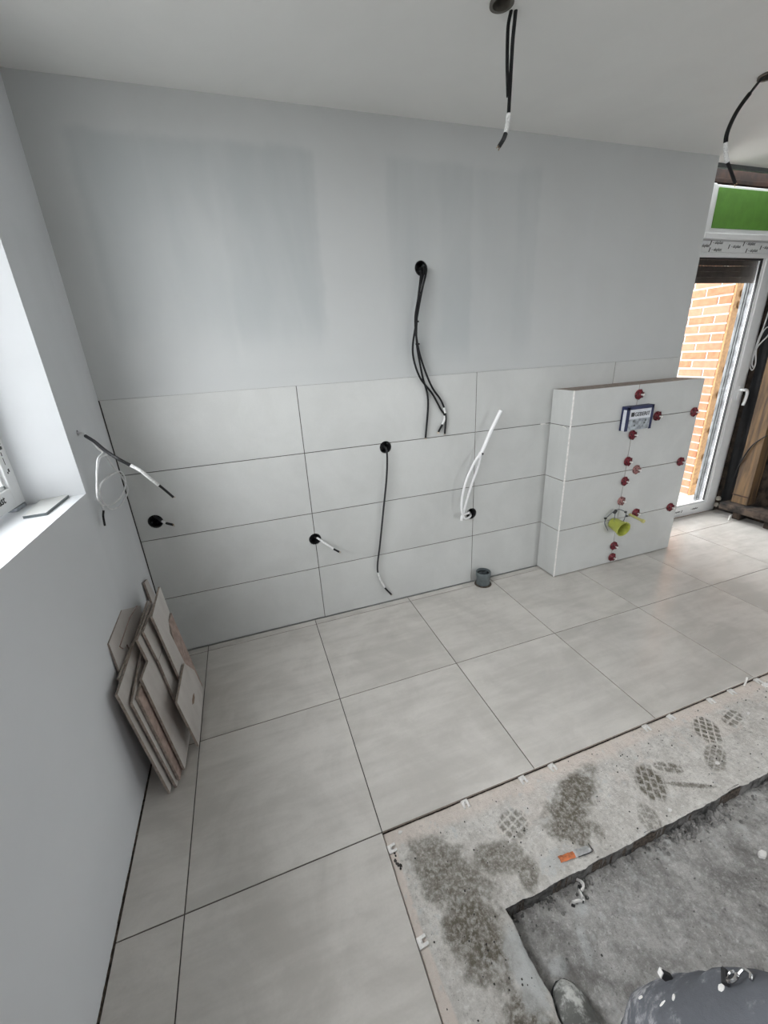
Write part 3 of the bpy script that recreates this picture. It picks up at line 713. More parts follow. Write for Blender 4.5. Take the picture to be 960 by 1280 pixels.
# left wall cable and white coil
q0 = Vector((-.03, -.333, 1.255))
cable('black cable with white marker leaving the left wall and pointing right', [q0, Vector((.012, -.332, 1.253))] + path([(107, 545, .03), (118, 552, .065), (130, 562, .10), (145, 572, .14), (160, 580, .17), (175, 588, .20), (190, 600, .225), (203, 610, .245), (216, 621, .26)], 0), .0055,
      [(0, .2, 'cable_white', .8, 'sheath'), (.2, .62, 'cable_black', 1.1, 'end'), (.62, .86, 'label_white', 1.05, 'marker'), (.86, 1, 'cable_black', .9, 'end')])
cable('thin white cable coiled below the left wall outlet', [q0 + Vector((0, .004, -.004)), Vector((.010, -.330, 1.249))] + path([(110, 547, .02), (122, 560, .05), (128, 566, .06), (122, 575, .055), (121, 600, .04), (123, 625, .03), (135, 632, .03), (150, 622, .035), (157, 605, .04), (152, 590, .045), (138, 594, .05), (126, 606, .045), (126, 622, .03), (138, 636, .025), (152, 630, .03), (160, 612, .035), (152, 596, .04), (142, 584, .045), (133, 570, .055)], 0), .0033,
      [(0, 1, 'cable_white', 1, 'sheath')], tip=False)
cable('loose white cable end with black tip below the coil on the left wall', path([(133, 568, .058), (124, 575, .05), (121, 600, .035), (122, 622, .03), (129, 635, .025), (129, 645, .02), (131, 657, .015)], 0), .0033, [(0, .72, 'cable_white', 1, 'sheath'), (.72, 1, 'cable_black', 1.1, 'end')], tip=False)
# ceiling cables
c0 = CH[0] + Vector((.02, 0, .03))
cable('black lamp cable hanging from the ceiling, left of the straight pair', [c0] + path([(638, 2, -.63), (639, 12, -.62), (635, 35, -.61), (634, 80, -.60), (635, 121, -.60)]), .0055, [(0, 1, 'cable_black', 1, 'sheath')], 'straight ceiling cables', tip=False)
cable('black lamp cable hanging from the ceiling with white marker and bent tip', [c0 + Vector((.012, .006, 0))] + path([(645, 2, -.63), (644, 20, -.62), (641, 50, -.61), (639, 85, -.60), (637, 121, -.598), (635, 150, -.598), (631, 170, -.598), (624, 183, -.598)]), .0060, [(0, .72, 'cable_black', 1, 'sheath'), (.72, .86, 'label_white', 1.35, 'marker'), (.86, 1, 'cable_grey', 1.2, 'end')], 'straight ceiling cables')
c1 = CH[1] + Vector((.012, .0, .03))
cable('black flat lamp cable curving from the ceiling near the terrace door', [c1] + path([(957, 92, -.58), (941, 112, -.56), (922, 138, -.54), (910, 163, -.53), (907, 180, -.53), (908, 198, -.53), (913, 212, -.53), (919, 229, -.53)]), .0075,
      [(0, .28, 'cable_grey', .7, 'sheath'), (.28, .62, 'cable_black', 1.1, 'sheath'), (.62, .79, 'label_white', 1.15, 'marker'), (.79, 1, 'cable_black', .9, 'end')])

# white hose
h0 = Vector((1.832, .03, .495))
hose = empty('water_hose', h0, 'white double hose rising from the round box on the right tile joint', 'hose')
loA = [h0 + Vector((-.008, .02, .008))] + path([(586, 641, -.01), (578, 644, -.04), (577, 650, -.055), (580, 638, -.06), (588, 610, -.06), (597, 585, -.06), (601, 570, -.065)])
loB = [h0 + Vector((.012, .02, -.008))] + path([(588, 645, -.01), (581, 648, -.05), (577, 637, -.07), (578, 620, -.075), (583, 600, -.08), (592, 580, -.075), (600, 567, -.07)])
for nm, pts, r in (('lower_hose', loA, .0068), ('lower_hose', loB, .0068), ('upper_hose', path([(598, 572, -.068), (604, 561, -.07), (613, 540, -.08), (626, 513, -.09)]), .0105)):
    mb = MB(); mb.tube(pts, r, 10, 8); inv(mb, hose); mb.build(nm, M['hose_white'], hose, smooth=True)
p = at(601, 567, 1, -.070); d = (at(626, 513, 1, -.09) - p).normalized(); mb = MB(); mb.tube([p - d * .004, p + d * .004], .0125, 12, 1); inv(mb, hose); mb.build('tie', M['hose_white'], hose, smooth=True)
q = p + Vector((.004, -.0125, 0)); mb = MB(); mb.box(q - Vector((.005, .003, .005)), q + Vector((.005, .003, .005))); inv(mb, hose); mb.build('tie_lock', M['gasket'], hose)

# drain pipe stub
pipe = empty('drain_pipe_stub', (1.900, -.056, 0), 'grey plastic drain pipe stub standing at the wall on the floor', 'pipe')
mb = MB(); mb.lathe([(.040, 0), (.044, .002), (.044, .058), (.049, .064), (.049, .088), (.046, .094), (.041, .092), (.041, .02), (0, .018)], (0, 0, 0), (0, 0, 1), 32); mb.build('socket', M['pipe_grey'], pipe, smooth=True)
mb = MB(); mb.lathe([(.041, .078), (.036, .076), (.036, .070), (.041, .068)], (0, 0, 0), (0, 0, 1), 32); mb.build('seal_ring', M['gasket'], pipe, smooth=True)
mb = MB()
for a in (.4, 2.3): mb.box((math.cos(a) * .02 - .012, math.sin(a) * .02 - .003, .03), (math.cos(a) * .02 + .012, math.sin(a) * .02 + .003, .082))
mb.build('inner_rib', M['pipe_grey'], pipe)
mb = MB(); mb.lathe([(.040, 0), (.056, 0), (.054, .0035), (.040, .005)], (0, 0, 0), (0, 0, 1), 24); mb.build('base_ring', M['gap'], pipe)

# ------------------------------------------------------------------ red levelling clips on the installation box
def clip_meshes():
    a = MB(); a.lathe([(0, .0), (.027, 0), (.030, .003), (.029, .007), (.022, .012), (.014, .020), (.009, .024), (.0065, .024), (.0065, .012), (0, .012)], (0, 0, 0), (0, -1, 0), 20)
    f = MB()
    for k in range(6):
        c, s = math.cos(k * math.pi / 3), math.sin(k * math.pi / 3); n = Vector((-s, 0, c)) * .0022
        pr = [Vector((c * .008, -.021, s * .008)), Vector((c * .029, -.006, s * .029)), Vector((c * .031, -.013, s * .031)), Vector((c * .012, -.026, s * .012))]
        f.prism([p - n for p in pr], n * 2)
    st = MB(); st.lathe([(0, 0), (.0042, 0), (.0042, .032), (.0055, .033), (.0055, .040), (0, .041)], (0, 0, 0), (0, -1, 0), 10)
    return a, f, st
A_, F_, S_ = clip_meshes()
cm = {k: (A_.mesh('cap', M[k], True), F_.mesh('fins', M[k]), S_.mesh('stem', M['clip_white'], True)) for k in ('red', 'red_pale')}
CL = [(799, 493, 'red', 'red leveling clip at the top edge of the box, above the blue-edged cover'), (822, 520, 'red', 'red leveling clip just right of the blue-edged cover'), (868, 515, 'red', 'red leveling clip at the right edge of the box, uppermost there'),
      (789, 544, 'red', 'red leveling clip just below the blue-edged cover'), (784, 577, 'red', 'red leveling clip on the vertical joint above the dusty pink one'), (796, 587, 'red_pale', 'dusty pink leveling clip right of the vertical joint on the second joint line'),
      (851, 577, 'red', 'red leveling clip at the right edge of the box, middle one there'), (779, 602, 'red', 'red leveling clip on the vertical joint at half height of the box'), (774, 627, 'red_pale', 'dusty pale red leveling clip just above the yellow-green cup'),
      (795, 641, 'red', 'red leveling clip behind the yellow rod beside the cup'), (838, 634, 'red', 'red leveling clip at the right edge of the box, lowest there'), (765, 683, 'red', 'red leveling clip below the yellow-green cup, upper of two'), (763, 697, 'red', 'red leveling clip nearest the floor below the cup')]
for u, v, k, lab in CL:
    p = at(u, v, 1, -PD - .008); x, z = p.x, max(p.z, .036)
    if abs(x - 2.858) < .03: x = 2.858
    root = empty('leveling_clip', (x, -PD - .0005, z), lab, 'tile clip', 'red leveling clips on the installation box'); root.rotation_euler = (random.uniform(-.06, .02), random.uniform(0, 1), random.uniform(-.06, .06))
    for nm, me in zip(('cap', 'fins', 'stem'), cm[k]):
        o = bpy.data.objects.new(nm, me); COL.objects.link(o); o.parent = root

# flush-plate cover with lettering
cov = empty('flush_plate_cover', (2.855, -PD, 1.02), 'white box cover with navy edges and black lettering on the installation box', 'cover')
CX0, CX1, CZ0, CZ1, CY = 2.748, 2.950, .945, 1.088, -PD - .042
part(cov, 'cover_box', M['cover'], [((CX0, CY, CZ0 + .002), (CX1, -PD - .0008, CZ1))], .002)
part(cov, 'edge_band', M['navy'], [((CX0 - .002, CY - .003, CZ1 - .016), (CX1 + .003, -PD - .001, CZ1 + .003))], .001)
for xa in ((CX0 - .002, CX0 + .016), (CX1 - .014, CX1 + .003)): part(cov, 'edge_band', M['navy'], [((xa[0], CY - .003, CZ0), (xa[1], CY + .006, CZ1))], .001)
part(cov, 'edge_band', M['navy'], [((CX0 - .003, -PD - .012, CZ0), (CX0 + .004, -PD - .001, CZ1))], .001)
part(cov, 'lower_sheet', M['cover_low'], [((CX0 + .018, CY - .0015, CZ0 + .004), (CX1 - .016, CY + .001, CZ0 + .070))], .0005)
text('lettering', '\u25a0GEBERIT', ((CX0 + CX1) / 2 + .002, CY - .0012, CZ0 + .086), RX, .0325, M['ink'], cov, 0, .0005, align='CENTER')
for dx, dz in ((.05, .052), (.145, .05), (.138, .035), (.06, .025)): part(cov, 'picture_mark', M['steel_dark'], [((CX0 + dx, CY - .002, CZ0 + dz), (CX0 + dx + .014, CY - .0014, CZ0 + dz + .012))])

# yellow-green drain cup with wire bracket
cup = empty('drain_cup', (2.845, -PD, .30), 'yellow-green plastic cup with wire bracket on the installation box', 'cup')
ax = Vector((-.06, -1, -.12)).normalized(); o0 = Vector((2.815, -PD - .004, .318))
mb = MB(); mb.lathe([(0, 0), (.036, 0), (.040, .02), (.047, .085), (.052, .088), (.052, .096), (.045, .096), (.040, .06), (.034, .012), (0, .012)], o0, ax, 28); inv(mb, cup); mb.build('cup_body', M['yellowgreen'], cup, smooth=True)
zz = lambda u, v, y: at(u, v, 1, y)
for pts in ([(757, 648, -PD - .01), (771, 637, -PD - .03), (783, 640, -PD - .05)], [(757, 648, -PD - .01), (756, 655, -PD - .05), (760, 663, -PD - .07)], [(783, 641, -PD - .05), (780, 650, -PD - .06), (776, 656, -PD - .07)], [(769, 640, -PD - .02), (768, 650, -PD - .03), (768, 652, -PD - .04)]):
    mb = MB(); mb.tube([zz(*q) for q in pts], .0028, 6, 4); inv(mb, cup); mb.build('wire_bracket', M['wire'], cup, smooth=True)
p = zz(770.5, 637.5, -PD - .03); q = zz(767.5, 642, -PD - .03); mb = MB(); mb.tube([p, q], .010, 8, 1); inv(mb, cup); mb.build('black_grip', M['gasket'], cup)
for u, v in ((782, 640), (783, 645), (757, 648)):
    p = zz(u, v, -PD - .05 if u > 770 else -PD - .01); mb = MB(); mb.box(p - Vector((.006, .006, .006)), p + Vector((.006, .006, .006))); inv(mb, cup); mb.build('wire_clamp', M['gasket'], cup, bevel=.001)
rod = empty('threaded_rod', zz(786, 644, -PD), 'short dull yellow rod sticking out beside the cup', 'rod')
p, q = zz(787, 643, -PD - .0), zz(803, 651, -PD - .11); mb = MB(); mb.tube([p, q], .0085, 10, 1); inv(mb, rod); mb.build('rod', M['yellow_dull'], rod, smooth=True)
mb = MB(); d = (q - p).normalized(); mb.tube([q - d * .004, q + d * .012], .0125, 10, 1); inv(mb, rod); mb.build('end_nut', M['yellow_dull'], rod, smooth=True)
# small white wedge pegs stuck in the second joint line by the box's left corner
for k, (a, b, lab) in enumerate([((2.300, -.004, 1.007), (2.352, -.012, 1.004), 'small white peg in the wall joint left of the installation box'), ((2.369, -.120, 1.003), (2.355, -.165, .996), 'small white peg on the narrow side of the installation box')]):
    mb = MB(); mb.tube([a, (Vector(a) + Vector(b)) / 2 + Vector((0, 0, .002)), b], lambda t: .0035 - .0015 * t, 6, 4); tag(mb.build('joint_peg', M['clip_white'], smooth=True), lab, 'peg')

# ------------------------------------------------------------------ offcut stack in the left corner
def offcut(label, poly_px, foot, slope=.13, thick=.0085, face='offcut', side='tile_side', name='tile_offcut'):
    """polygon measured on the leaning plane x = foot - slope*z ; thickness goes towards the wall"""
    nrm = Vector((1, 0, slope)).normalized(); pts = []
    for u, v in poly_px:
        d = ray(u, v); t = (foot - (CAM.x + slope * CAM.z)) / (d.x + slope * d.z); p = CAM + d * t
        if p.z < .0015: p = Vector((foot, p.y, .0015))
        pts.append(p)
    mb = MB(); mb.prism(pts, -nrm * thick)
    o = mb.build(name, M['tile_side'], origin=pts[0]); me = o.data; me.materials.clear()
    me.materials.append(M[face]); me.materials.append(M[side]); me.materials.append(M['tile_back'])
    for p in me.polygons:
        n = p.normal; p.material_index = 0 if n.dot(nrm) > .95 else (2 if n.dot(nrm) < -.95 else 1)
    tag(o, label, 'tile offcut', 'tile offcuts leaning in the corner'); return o
offcut('tile offcut furthest back against the left wall, pale broad piece', [(136, 804.5), (152.6, 762.5), (176, 757), (178, 800), (152, 845)], .050, .078, thick=.006)
offcut('narrow dull tile offcut standing before the rearmost pale piece', [(150.5, 808), (163, 772), (172.5, 756.5), (180, 770), (176, 805), (166, 816), (159, 805), (155, 811)], .066, .10, side='tile_back')
offcut('tile offcut edge peeping out behind the large stack', [(149, 848), (166, 806), (182, 772), (200, 860), (170, 880)], .080, .112)
offcut('slim tile strip standing behind the stack in the room corner', [(180.5, 728), (184, 724), (200, 756), (200, 800), (193, 760)], .060, .09)
offcut('large rear tile of the stack, its lower left corner furthest out', [(147, 868), (185.5, 750.5), (206, 790), (238, 935), (213, 991.5)], .100, .131)
offcut('tile of the stack with sandy-coloured edge, second from outside', [(165.5, 878.5), (190, 752), (210, 790), (236, 955), (221.5, 984)], .117, .131, side='brick_edge_tile' if 0 else 'tile_side')
offcut('reddish-faced tile strip wedged in the middle of the stack', [(172.5, 871), (180, 846), (205, 830), (234, 945), (225, 975)], .129, .131, face='tile_back')
offcut('notched tile in the stack with a stepped left edge', [(177.4, 848.5), (185.4, 826.5), (172.3, 800), (190, 753), (215, 800), (238, 915), (231.5, 962)], .144, .131)
offcut('upper small tile piece in the stack with a chipped edge', [(179.6, 789.5), (196, 750), (212, 790), (204, 806), (198, 826)], .158, .131)
offcut('lower small tile piece in the stack below the chipped one', [(198.5, 826), (204.5, 806.5), (226, 850), (221, 879)], .158, .131)
offcut('pink-backed long tile strip at the right side of the stack', [(211, 778), (214.5, 766), (218, 775), (254.5, 860), (248, 875), (228, 835)], .169, .131, face='tile_back')
offcut('tall pointed tile at the top front of the stack', [(190.5, 770.5), (200, 733), (212, 765), (210.5, 775), (212.5, 791), (231, 829), (225.5, 849)], .182, .131)
ft = offcut('front right tile of the stack with a brown smear', [(221.5, 878), (230.5, 829), (243, 838), (254.3, 862), (248.8, 932.5)], .196, .131)
sm = []
for u, v in [(242.4, 866), (243.5, 872), (242.6, 879), (240.6, 881), (240.2, 875), (241.2, 869)]:
    d = ray(u, v); t = (.1963 - (CAM.x + .131 * CAM.z)) / (d.x + .131 * d.z); sm.append(CAM + d * t - ft.location)
mb = MB(); mb.prism(sm, Vector((-.0008, 0, 0))); mb.build('brown_smear', simple('brown_smear', (.24, .17, .12), .9), ft)
# sill offcut
mb = MB(); zs = WZ0 + .0005
pl = [at(u, v, 2, WZ0 + .009) for u, v in [(28, 645.5), (57, 641), (85.5, 618.5), (60, 621), (50, 625)]]
for p in pl: p.z = zs
mb.prism(pl, (0, 0, .0085)); o = mb.build('tile_offcut', M['wall_tile'], origin=pl[0]); o.data.materials.append(M['pipe_grey'])
for p in o.data.polygons:
    if abs(p.normal.z) < .5: p.material_index = 1
tag(o, 'triangular tile offcut lying on the white window sill', 'tile offcut')

# ------------------------------------------------------------------ white clip bases along the tile edge, litter, rubble
def clip_base():
    mb = MB()
    mb.box((-.012, -.014, 0), (.012, 0, .005)); mb.box((-.012, -.027, 0), (-.005, -.014, .005)); mb.box((.005, -.027, 0), (.012, -.014, .005)); mb.box((-.003, -.012, .005), (.003, -.009, .014))
    return mb.mesh('clip_base', M['clip_white'])
cb = clip_base()
refs = [(581, 1005, 'first white clip base along the tile edge from the inner corner'), (652, 974, 'white clip base left of the second tile joint at the edge'), (689, 959, 'white clip base right of the second tile joint at the edge'), (808, 911, 'white clip base left of the third tile joint at the edge'),
        (838, 898, 'white clip base right of the third tile joint at the edge'), (886, 875, 'white clip base at the tile edge above the large lattice footprint'), (918, 868, 'white clip base at the tile edge beside the upright white peg'), (945, 851, 'white clip base at the tile edge nearest the right picture border')]
for u, v, lab in refs:
    p = at(u, v, 2, ZS); o = bpy.data.objects.new('clip_base', cb); COL.objects.link(o); o.location = (p.x, -1.2495, ZS + .0028); o.rotation_euler = (0, 0, random.uniform(-.15, .15)); tag(o, lab, 'clip base', 'white clip bases along the cut tile edge')
for u, v, lab in [(492, 1062, 'white clip base at the inner corner of the tiled floor'), (527, 1180, 'white clip base on the left tile edge below the corner')]:
    p = at(u, v, 2, ZS); o = bpy.data.objects.new('clip_base', cb); COL.objects.link(o); o.location = (.7805, p.y, ZS + .0028); o.rotation_euler = (0, 0, math.pi / 2 + .1); tag(o, lab, 'clip base', 'white clip bases along the cut tile edge')
p = at(933, 856, 2, 0); mb = MB(); mb.tube([Vector((p.x, -1.256, -.01)), Vector((p.x + .004, -1.255, .012)), Vector((p.x + .010, -1.252, .03))], .004, 8, 4, .5); tag(mb.build('joint_peg', M['clip_white'], smooth=True), 'upright white plastic peg at the tile edge', 'peg')

# orange and silver wrapper
w0, w1 = at(699, 1076, 2, ZS), at(737, 1062, 2, ZS); wr = empty('wrapper', w0, 'orange and silver foil wrapper on the dusty screed', 'wrapper')
d = (w1 - w0); L = d.length; d.normalize(); s = Vector((-d.y, d.x, 0)); M['orange'] = simple('orange_print', (.52, .16, .06), .45, var=.3, scale=60); M['foil'] = simple('silver_foil', (.62, .62, .62), .3, metal=.5, var=.15, scale=60)
def strip(a, b, w, h, mat, nm):
    mb = MB(); n = 7; vs = []; fs = []
    for i in range(n):
        t = a + (b - a) * i / (n - 1); c = w0 + d * (t * L); z = ZS + .004 + h * (.5 + .5 * math.sin(i * 2.1 + a * 9))
        for k in (-1, 0, 1): vs.append((c + s * (k * w)) + Vector((0, 0, z - c.z + (.004 if k == 0 else 0))))
    top = list(vs); vs += [v - Vector((0, 0, .0012)) for v in top]; m = len(top)
    for i in range(n - 1):
        for k in range(2):
            q = i * 3 + k; fs.append((q, q + 1, q + 4, q + 3)); fs.append((m + q, m + q + 3, m + q + 4, m + q + 1))
        fs.append((i * 3, i * 3 + 3, m + i * 3 + 3, m + i * 3)); fs.append((i * 3 + 2, m + i * 3 + 2, m + i * 3 + 5, i * 3 + 5))
    mb.add(vs, fs); inv(mb, wr); return mb.build(nm, mat, wr, smooth=True)
strip(0, .48, .0085, .004, M['orange'], 'printed_half'); strip(.46, 1.0, .0095, .005, M['foil'], 'foil_half')
e = w1 + d * .004; mb = MB(); mb.tube([w0 + d * L * .55 - s * .010 + Vector((0, 0, .006)), w1 - s * .010 + Vector((0, 0, .008)), e + Vector((0, 0, .008)), e + s * .012 + Vector((0, 0, .006))], .0013, 6, 4); inv(mb, wr); mb.build('torn_edge', M['gasket'], wr)
# curled white strip in the pit
cu = empty('curled_strip', at(721, 1113, 2, ZP), 'curled white plastic strip with a black end piece lying in the pit', 'strip')
for pts, mk, nm in ([[(718, 1098), (725, 1101), (728, 1108), (724, 1114)], 'clip_white', 'curl'], [[(715, 1127), (722, 1125), (728, 1126), (726, 1119), (723, 1112)], 'clip_white', 'curl'], [[(728, 1127), (727, 1118), (724, 1113), (722, 1107)], 'gasket', 'shadow_strip'], [[(714, 1131), (717, 1132)], 'gasket', 'end_piece']):  # shadow_strip: black sliver modelled as the shade beside the curl
    mb = MB(); P_ = catmull([at(u, v, 2, ZP + .012) for u, v in pts], 5)
    for a, b in zip(P_[:-1], P_[1:]): mb.prism([a - Vector((0, 0, .007)), b - Vector((0, 0, .007)), b + Vector((0, 0, .006)), a + Vector((0, 0, .006))], Vector((.002, -.002, 0)) * (2 if mk == 'clip_white' else 1.5))
    inv(mb, cu); mb.build(nm, M[mk], cu)
# white flakes lying on the screed
for u, v, lab in [(956, 858, 'white crumpled flake at the tile edge by the right border'), (935, 893, 'small white flake beside the right footprint'), (896, 955, 'small white flake below the lattice footprint'), (837, 1014, 'small white flake near the pit edge'), (500, 1042, 'white crumb at the inner corner of the tile edge'), (953, 1070, 'white chalky flake in the pit by the right border')]:
    z0 = ZP if v > 1065 else ZS; p = at(u, v, 2, z0); big = 2.0 if u > 950 else 1.0
    mb = MB(); k = 6; ring = [(math.cos(i * 2 * math.pi / k) * .008 * big * random.uniform(.5, 1.2), math.sin(i * 2 * math.pi / k) * .006 * big * random.uniform(.5, 1.2), 0) for i in range(k)]
    mb.prism([Vector(r_) + p + Vector((0, 0, .003)) for r_ in ring], (.002, .001, .004 * big)); tag(mb.build('flake', M['clip_white'], origin=p), lab, 'flake', 'white flakes on the bare floor')

M['crumb'] = simple('screed_crumbs', (.27, .26, .25), .95, var=.35, scale=25)
M['crumb_dark'] = simple('dark_crumbs', (.06, .055, .05), .95, var=.3, scale=25)
def crumbs(name, label, spots, mat):
    mb = MB()
    for p, r in spots:
        n = 6; a0 = random.random() * 6; base = [(math.cos(a0 + i * 1.047) * r * random.uniform(.6, 1.15), math.sin(a0 + i * 1.047) * r * random.uniform(.6, 1.15)) for i in range(n)]
        hgt = r * random.uniform(.5, 1.1); vs = [p + Vector((x, y, -r * .3)) for x, y in base] + [p + Vector((x * .6, y * .6, hgt)) for x, y in base]
        mb.add(vs, [tuple(range(n - 1, -1, -1)), tuple(range(n, 2 * n))] + [(i, (i + 1) % n, n + (i + 1) % n, n + i) for i in range(n)])
    return tag(mb.build(name, mat), label, 'rubble', kind='stuff')
sp = []
for i in range(520):
    sp.append((Vector((random.uniform(PX + .01, 2.6), PY - abs(random.gauss(0, .018)) - .003, ZP + .002)), random.choice((.0015, .002, .003, .003, .004, .006))))
for i in range(150): sp.append((Vector((PX + abs(random.gauss(0, .012)) + .003, random.uniform(-2.0, PY), ZP + .002)), random.choice((.002, .003, .004))))
for i in range(260): sp.append((Vector((random.gauss(1.80, .08), PY - abs(random.gauss(0, .02)), ZP + .004)), random.choice((.003, .004, .006, .008))))
for i in range(420): sp.append((Vector((random.uniform(1.1, 2.6), random.uniform(-2.1, -1.57), ZP + .001)), random.choice((.0012, .0018, .0025, .0035))))
crumbs('rubble_crumbs', 'grey crumbs and rubble lying in the raw pit', sp, M['crumb'])
sp = [(Vector((random.uniform(.80, 2.7), random.uniform(-1.54, -1.262), ZS + .001)), random.choice((.001, .0015, .002, .003))) for i in range(260)] + [(Vector((random.uniform(.80, 1.03), random.uniform(-1.9, -1.54), ZS + .001)), random.choice((.001, .002, .003))) for i in range(60)] + [(Vector((random.gauss(.800, .006), random.gauss(-1.335, .012), ZS + .003)), random.choice((.004, .006))) for i in range(7)]
crumbs('dirt_specks', 'dark dirt specks scattered on the screed ledge', sp, M['crumb_dark'])

# ------------------------------------------------------------------ unfinished right wall dressing
mem = MB(); vs = []; fs = []; ny, nz = 9, 26
for j in range(nz):
    for i in range(ny):
        y = .196 - i * .0165 * (1 + .03 * math.sin(j * .9)); z = .0 + j * .095
        vs.append((XR + .004 + .006 * math.sin(i * 1.7 + j * .6) - .004 * math.cos(j * 1.3), y, z))
m = len(vs); vs += [(x + .003, y, z) for x, y, z in vs]
for j in range(nz - 1):
    for i in range(ny - 1):
        q = j * ny + i; fs += [(q, q + 1, q + ny + 1, q + ny), (m + q, m + q + ny, m + q + ny + 1, m + q + 1)]
mem.add(vs, fs); tag(mem.build('membrane_sheet', M['membrane'], smooth=True), 'black waterproof membrane strip hanging beside the terrace door', 'membrane')
post = empty('timber_post', (4.46, -.02, .12), 'golden wooden post standing beside the black membrane', 'post')
mb = MB(); mb.prism([(4.38, .045, .135), (4.478, .045, .135), (4.478, -.075, .135), (4.38, -.075, .135)], (.0, .03, 2.26)); inv(mb, post); mb.build('post', M['timber'], post, bevel=.004)
mb = MB(); mb.box((4.375, -.07, .20), (4.5, .052, .208)); inv(mb, post); mb.build('band', M['lintel'], post)
mb = MB(); mb.prism([(4.30, .08, .075), (4.31, -.35, .075), (4.5, -.35, .075), (4.5, .08, .075)], (0, 0, .058)); tag(mb.build('sole_plate', M['rough_dark'], bevel=.006), 'dark broken sole plate under the wooden post', 'beam')
for y in (-.03, -.26):
    mb = MB(); mb.box((4.36, y - .03, .0005), (4.49, y + .03, .075)); tag(mb.build('rubble_block', M['rough_dark'], bevel=.008), 'dark rubble block under the sole plate ' + ('near the membrane' if y > -.1 else 'further from the door'), 'block')
pg = MB(); pg.tube([(4.30, -.02, .0005), (4.302, -.02, .02), (4.306, -.02, .045)], .005, 8, 4); tag(pg.build('joint_peg', M['clip_white'], smooth=True), 'small white peg standing on the floor by the dark wall', 'peg')
cable('grey cable hank hanging beside the terrace door', [Vector(q_) for q_ in [(4.45, .17, 1.66), (4.44, .175, 1.50), (4.44, .19, 1.40), (4.44, .20, 1.28), (4.44, .198, 1.22), (4.44, .175, 1.19), (4.44, .165, 1.24), (4.44, .185, 1.36), (4.44, .165, 1.48), (4.44, .125, 1.50), (4.44, .13, 1.44), (4.44, .18, 1.36), (4.44, .19, 1.25), (4.44, .175, 1.21)]], .0045, [(0, 1, 'cable_white', 1, 'sheath')], tip=False)
cable('thin black cable crossing the wooden post', [Vector(q_) for q_ in [(4.44, .10, .30), (4.375, .05, .46), (4.37, .0, .62), (4.37, -.08, .72)]], .005, [(0, 1, 'cable_black', 1, 'sheath')], tip=False)
for k, (y, z) in enumerate([(.185, .05), (.18, .11)]):
    mb = MB(); mb.lathe([(0, -.02), (.016, -.015), (.022, 0), (.014, .016), (0, .02)], (4.442, y, z), (.3, .4, 1), 8)
    tag(mb.build('foam_blob', M['mortar'], smooth=True), 'pale foam blob at the door frame edge, ' + ['lowest one', 'upper one'][k], 'foam', 'foam blobs beside the door frame')

# ------------------------------------------------------------------ person at the lower right (dark work trousers, dusty shoe)
def cloth_mat(name, base, dirt, amt=.5):
    m, nt, ns, ls, bs = new_mat(name)
    v = coords(nt); a = noise(nt, v, 7, 6, .6, .3); b = noise(nt, v, 30, 5, .7); w = noise(nt, v, 900, 1)
    c = mixc(nt, ramp(nt, a, .35, .7), tuple(x * .75 for x in base), tuple(x * 1.25 for x in base))
    c = mixc(nt, mathn(nt, 'MULTIPLY', ramp(nt, mathn(nt, 'MULTIPLY', a, b), .235, .36), amt), c, dirt)
    lk(nt, c, bs.inputs['Base Color']); bs.inputs['Roughness'].default_value = .92; bs.inputs['Specular IOR Level'].default_value = .2
    bump(nt, bs, mathn(nt, 'ADD', mathn(nt, 'MULTIPLY', a, 1.0), mathn(nt, 'MULTIPLY', w, .06)), .6, .012); return m
M['trouser'] = cloth_mat('charcoal_work_cloth', (.13, .135, .15), (.42, .42, .43), .9)
M['jacket'] = cloth_mat('dark_grey_jacket', (.05, .05, .055), (.2, .2, .2), .3)
M['skin'] = simple('skin', (.56, .36, .27), .55, var=.05)
M['hair'] = simple('dark_brown_hair', (.05, .035, .025), .7, var=.2)
M['shoe'] = cloth_mat('dusty_black_leather', (.15, .15, .14), (.58, .58, .55), 1.0)
def skinned(name, verts, edges, mat, parent, root_i=0, sub=2):
    me = bpy.data.meshes.new(name); me.from_pydata([v[:3] for v in verts], edges, [])
    o = bpy.data.objects.new(name, me); COL.objects.link(o)
    sk = o.modifiers.new('skin', 'SKIN'); sk.use_smooth_shade = True
    bpy.context.view_layer.update()
    for i, v in enumerate(verts):
        d = me.skin_vertices[0].data[i]; d.radius = (v[3], v[4] if len(v) > 4 else v[3]); d.use_root = (i == root_i)
    sb = o.modifiers.new('sub', 'SUBSURF'); sb.levels = sub; sb.render_levels = sub
    bpy.context.view_layer.update()
    nm = bpy.data.meshes.new_from_object(o.evaluated_get(bpy.context.evaluated_depsgraph_get()))
    o.modifiers.clear(); o.data = nm; nm.materials.clear(); nm.materials.append(mat)
    for p in nm.polygons: p.use_smooth = True
    if parent: nm.transform(Matrix.Translation(-Vector(parent.location))); o.parent = parent
    return o
person = empty('person', (1.28, -2.08, ZP), 'person in dusty charcoal work trousers and scuffed dark shoes standing in the pit', 'person')
